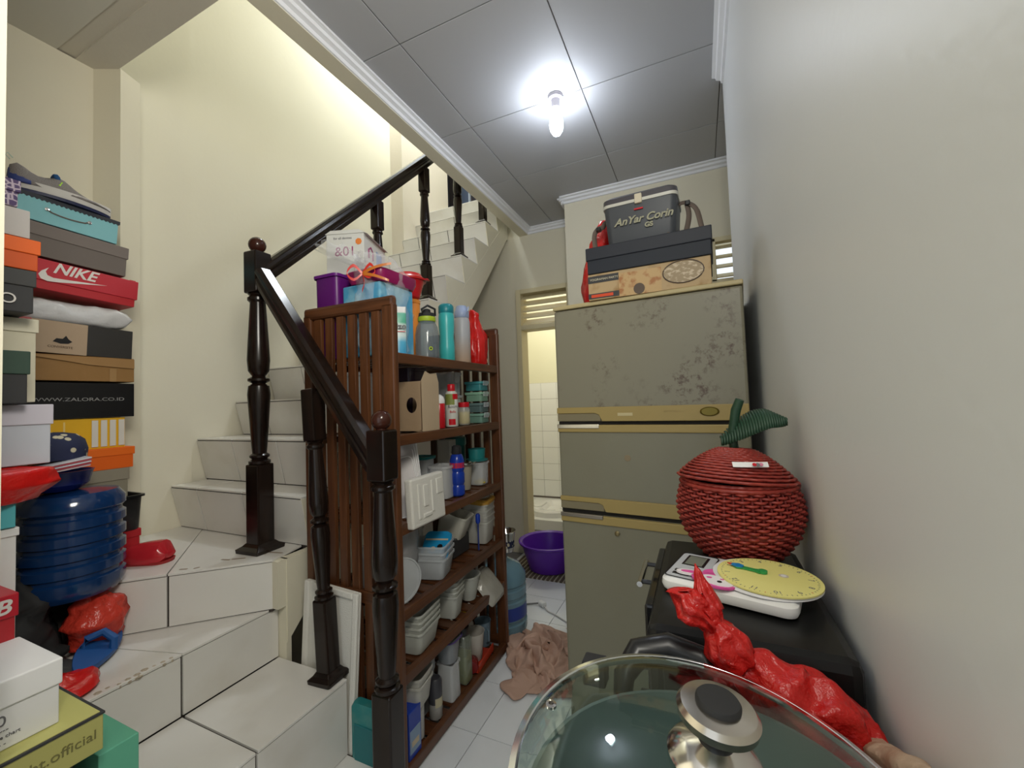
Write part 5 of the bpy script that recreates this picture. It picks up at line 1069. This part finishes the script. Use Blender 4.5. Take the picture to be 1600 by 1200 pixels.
MB().lathe([(.007, .0063), (.007, .0067)], 14).build('small_print', mat('pr1', (.62, .55, .45), .6), ck, loc=(.022, .008, 0)); MB().lathe([(.004, .0067), (.004, .0070)], 12).build('small_print', white, ck, loc=(.022, .008, 0))
# bunny tab
pk = mat('bunny_pink', (.72, .10, .36), .5); bw = mat('bunny_white', (.82, .78, .80), .5)
def ell(name, mt_, cx_, cy_, a, b, z0, z1_, rz, par): 
    o = MB().lathe([(1, z0), (1, z1_)], 26).build(name, mt_, par, loc=(cx_, cy_, 0), rot=(0, 0, rz)); o.scale = (a, b, 1); return o
ell('bunny_head', pk, -.078, -.037, .034, .024, .000, .0030, -.5, ck); ell('bunny_face', bw, -.074, -.040, .025, .017, .0030, .0036, -.5, ck)
ell('bunny_ear', bw, -.113, -.018, .020, .009, .0, .0030, .0, ck); ell('inner_ear', pk, -.112, -.018, .014, .005, .0030, .0035, .0, ck); ell('bunny_ear', pk, -.080, -.005, .014, .009, 0, .0030, .6, ck)
ell('cheek', pk, -.084, -.032, .004, .003, .0036, .0040, 0, ck); ell('nose', pk, -.066, -.034, .003, .002, .0036, .0040, 0, ck); ell('eye', black, -.070, -.044, .0035, .0035, .0036, .0041, 0, ck)
# red knotted bag
def bagpt(o): pass
kb_ = E('red_plastic_bag', 'large knotted red plastic bag draped between the oven and the glass lid', 'bag', (0, 0, 0))
def sweep(par, name, mt_, spine, seed, amp=.006, ridge=.10, seg=36, rings=40, thick=0):
    sp_ = [(Vector(p), rx, rz_) for p, rx, rz_ in spine]; loops = []
    for k in range(rings+1):
        f_ = k/rings*(len(sp_)-1); i = min(int(f_), len(sp_)-2); t = f_-i; ts = t*t*(3-2*t)
        p = sp_[i][0].lerp(sp_[i+1][0], t); a_ = sp_[i][1]*(1-ts)+sp_[i+1][1]*ts; b_ = sp_[i][2]*(1-ts)+sp_[i+1][2]*ts
        tg_ = (sp_[min(i+1, len(sp_)-1)][0]-sp_[i][0]).normalized(); u = tg_.cross(Vector((0, 0, 1))).normalized(); v = u.cross(tg_)
        lp = []
        for q in range(seg):
            an = 2*PI*q/seg; rad = 1+ridge*math.sin(an*8+seed+math.sin(k*.35)*.8)+.6*ridge*math.sin(an*13+seed*2+k*.1)
            w_ = p+u*(a_*math.cos(an)*rad)+v*(b_*math.sin(an)*rad); w_ += Vector((noise.noise(w_*40+Vector((seed, 0, 0))), noise.noise(w_*40+Vector((0, seed, 0))), noise.noise(w_*40+Vector((0, 0, seed)))))*amp
            lp.append(tuple(w_))
        loops.append(lp)
    return MB().loft(loops).build(name, mt_, par, smooth=True, angle=False, thick=thick)
redb = mat('red_bag_film', (0.50, 0.010, 0.008), .30, bump=(70, .6), spec=.6)
sweep(kb_, 'bag_body', redb, [((.022, .562, 1.006), .014, .014), ((.040, .562, .994), .024, .027), ((.068, .560, .976), .036, .042), ((.096, .560, .958), .040, .050), ((.116, .560, .938), .036, .048), ((.130, .555, .915), .026, .034), ((.140, .550, .890), .006, .006)], 3, .011, .055, rings=60, seg=48)
sweep(kb_, 'knot', redb, [((.000, .560, 1.046), .012, .012), ((.006, .560, 1.034), .020, .020), ((.015, .560, 1.020), .026, .025), ((.026, .560, 1.004), .024, .023), ((.032, .560, .998), .012, .012)], 8, .005, .10, rings=20)
sweep(kb_, 'bag_ear', redb, [((.006, .560, 1.030), .010, .010), ((-.006, .562, 1.050), .022, .015), ((-.017, .565, 1.062), .030, .018), ((-.026, .570, 1.071), .024, .015), ((-.026, .572, 1.076), .004, .004)], 12, .006, .16, rings=24)
sweep(kb_, 'bag_ear', redb, [((.004, .560, 1.035), .008, .009), ((.000, .562, 1.058), .014, .010), ((-.006, .568, 1.078), .011, .008), ((-.012, .574, 1.096), .005, .004), ((-.015, .577, 1.106), .001, .001)], 17, .003, .14, rings=24)
# pot under the bag
gp = E('grey_pot', 'dark grey lidded pot half hidden under the red bag', 'pot', (.105, .535, .72)); MB().lathe([(.03, 0), (.036, .004), (.036, .15), (.038, .156), (.02, .165), (.001, .166)], 28).build('body', mat('dark_grey_pot', (.03, .03, .035), .5), gp, smooth=True)
# stove and wok
sv = E('gas_stove', 'black single burner stove carrying the wok', 'stove', (-.0, .36, .72)); MB().box(-.115, .115, -.13, .12, 0, .06).build('body', black, sv, bev=.006)
MB().lathe([(.05, .06), (.05, .075), (.02, .08), (.001, .08)], 24).build('burner', blackm, sv, smooth=True)
for k in range(4): MB().box(.03, .10, -.003, .003, .06, .10).build('pot_support', blackm, sv, rot=(0, 0, k*PI/2+.4))
LC = Vector((-.007, .369, 1.000)); LN = Vector((.10, -.05, 1)).normalized()
LM = Matrix.Translation(LC) @ LN.to_track_quat('Z', 'Y').to_matrix().to_4x4()
LR = .159
wkb = E('wok', 'black wok with side handle under the glass lid', 'wok', (LC.x, LC.y, .815))
MB().lathe([(.03, .012), (.05, .014), (.09, .045), (.125, .095), (.145, .150), (.150, .168), (.146, .168), (.12, .098), (.085, .050), (.045, .020), (.001, .018)], 48).build('pan', mat('wok_reflection_grey', (.27, .30, .30), .35), wkb, smooth=True)  # black pan painted grey to stand in for the ceiling mirrored in the lid
MB().tube([(-.092, .126, .145), (-.096, .165, .160), (-.082, .190, .176), (-.045, .202, .182), (-.006, .198, .178), (.010, .178, .165), (.010, .140, .145)], [.010, .013, .017, .019, .017, .013, .010], 12).build('side_handle', black, wkb, smooth=True)
MB().box(-.15, -.12, .165, .19, .135, .165).build('handle_lug', blackm, wkb, bev=.003)
gld = bpy.data.objects.new('glass_lid', None); C.objects.link(gld); gld.matrix_world = LM; tag(gld, 'large round tempered glass lid with steel rim in the foreground', 'lid')
dome = [(LR-.004, .002)]+[(LR*math.cos(a)*.985, .034*math.sin(a)) for a in [x*PI/2/12 for x in range(1, 12)]]+[(.012, .034)]
dome2 = [(r-.001 if r > .02 else r, z-.003) for r, z in dome][::-1]
MB().lathe(dome+dome2, 72, cap0=False, cap1=False).build('glass_dome', mat('lid_glass', (.55, .68, .64), .02, trans=1.0, ior=1.45), gld, smooth=True)
MB().lathe([(LR, -.005), (LR+.003, -.002), (LR+.0025, .004), (LR-.003, .006), (LR-.006, .004), (LR-.005, -.003), (LR, -.005)], 96, cap0=False, cap1=False).build('steel_rim', mat('rim_steel', (.80, .82, .83), .15, 1.0), gld, smooth=True)
MB().lathe([(.033, .034), (.035, .036), (.032, .040), (.022, .046), (.012, .050), (.010, .052)], 48, cap0=False).build('knob_flange', chrome, gld, smooth=True)
MB().lathe([(.012, .046), (.014, .054), (.012, .060), (.016, .064)], 30).build('knob_neck', black, gld, smooth=True)
MB().lathe([(.013, .060), (.022, .062), (.029, .068), (.030, .074), (.027, .078), (.017, .0795), (.001, .0795)], 48).build('knob_cap', mat('knob_steel', (.62, .57, .50), .22, 1.0), gld, smooth=True)
MB().lathe([(.0165, .079), (.0165, .082), (.015, .084), (.001, .0845)], 40).build('knob_insert', blackm, gld, smooth=True)
MB().lathe([(.0035, 0), (.005, .0005), (.005, .003), (.0025, .0035)], 18, cap1=False).build('steam_vent', chrome, gld, smooth=True, loc=(-.055, .125, .020))
# log at the right
lg = E('driftwood', 'pale knotty wooden branch beside the wok at the bottom right', 'branch', (0, 0, 0))
sweep(lg, 'bark', mat('pale_wood', (.52, .38, .27), .7, bump=(50, .5), var=(22, (.38, .22, .14), .5, .7)), [((.142, .552, .940), .008, .008), ((.142, .546, .944), .016, .015), ((.146, .500, .975), .014, .014), ((.148, .455, 1.000), .011, .011), ((.148, .41, 1.020), .014, .013), ((.147, .35, 1.045), .015, .014), ((.147, .34, 1.045), .004, .004)], 5, .006, .03, seg=20, rings=30)
MB().box(.156, .1695, .33, .56, .72, .93).build('dark_box', mat('dark_box', (.03, .03, .03), .6), None)
tag(bpy.data.objects['dark_box'], 'dark narrow box against the wall under the pale branch', 'box')
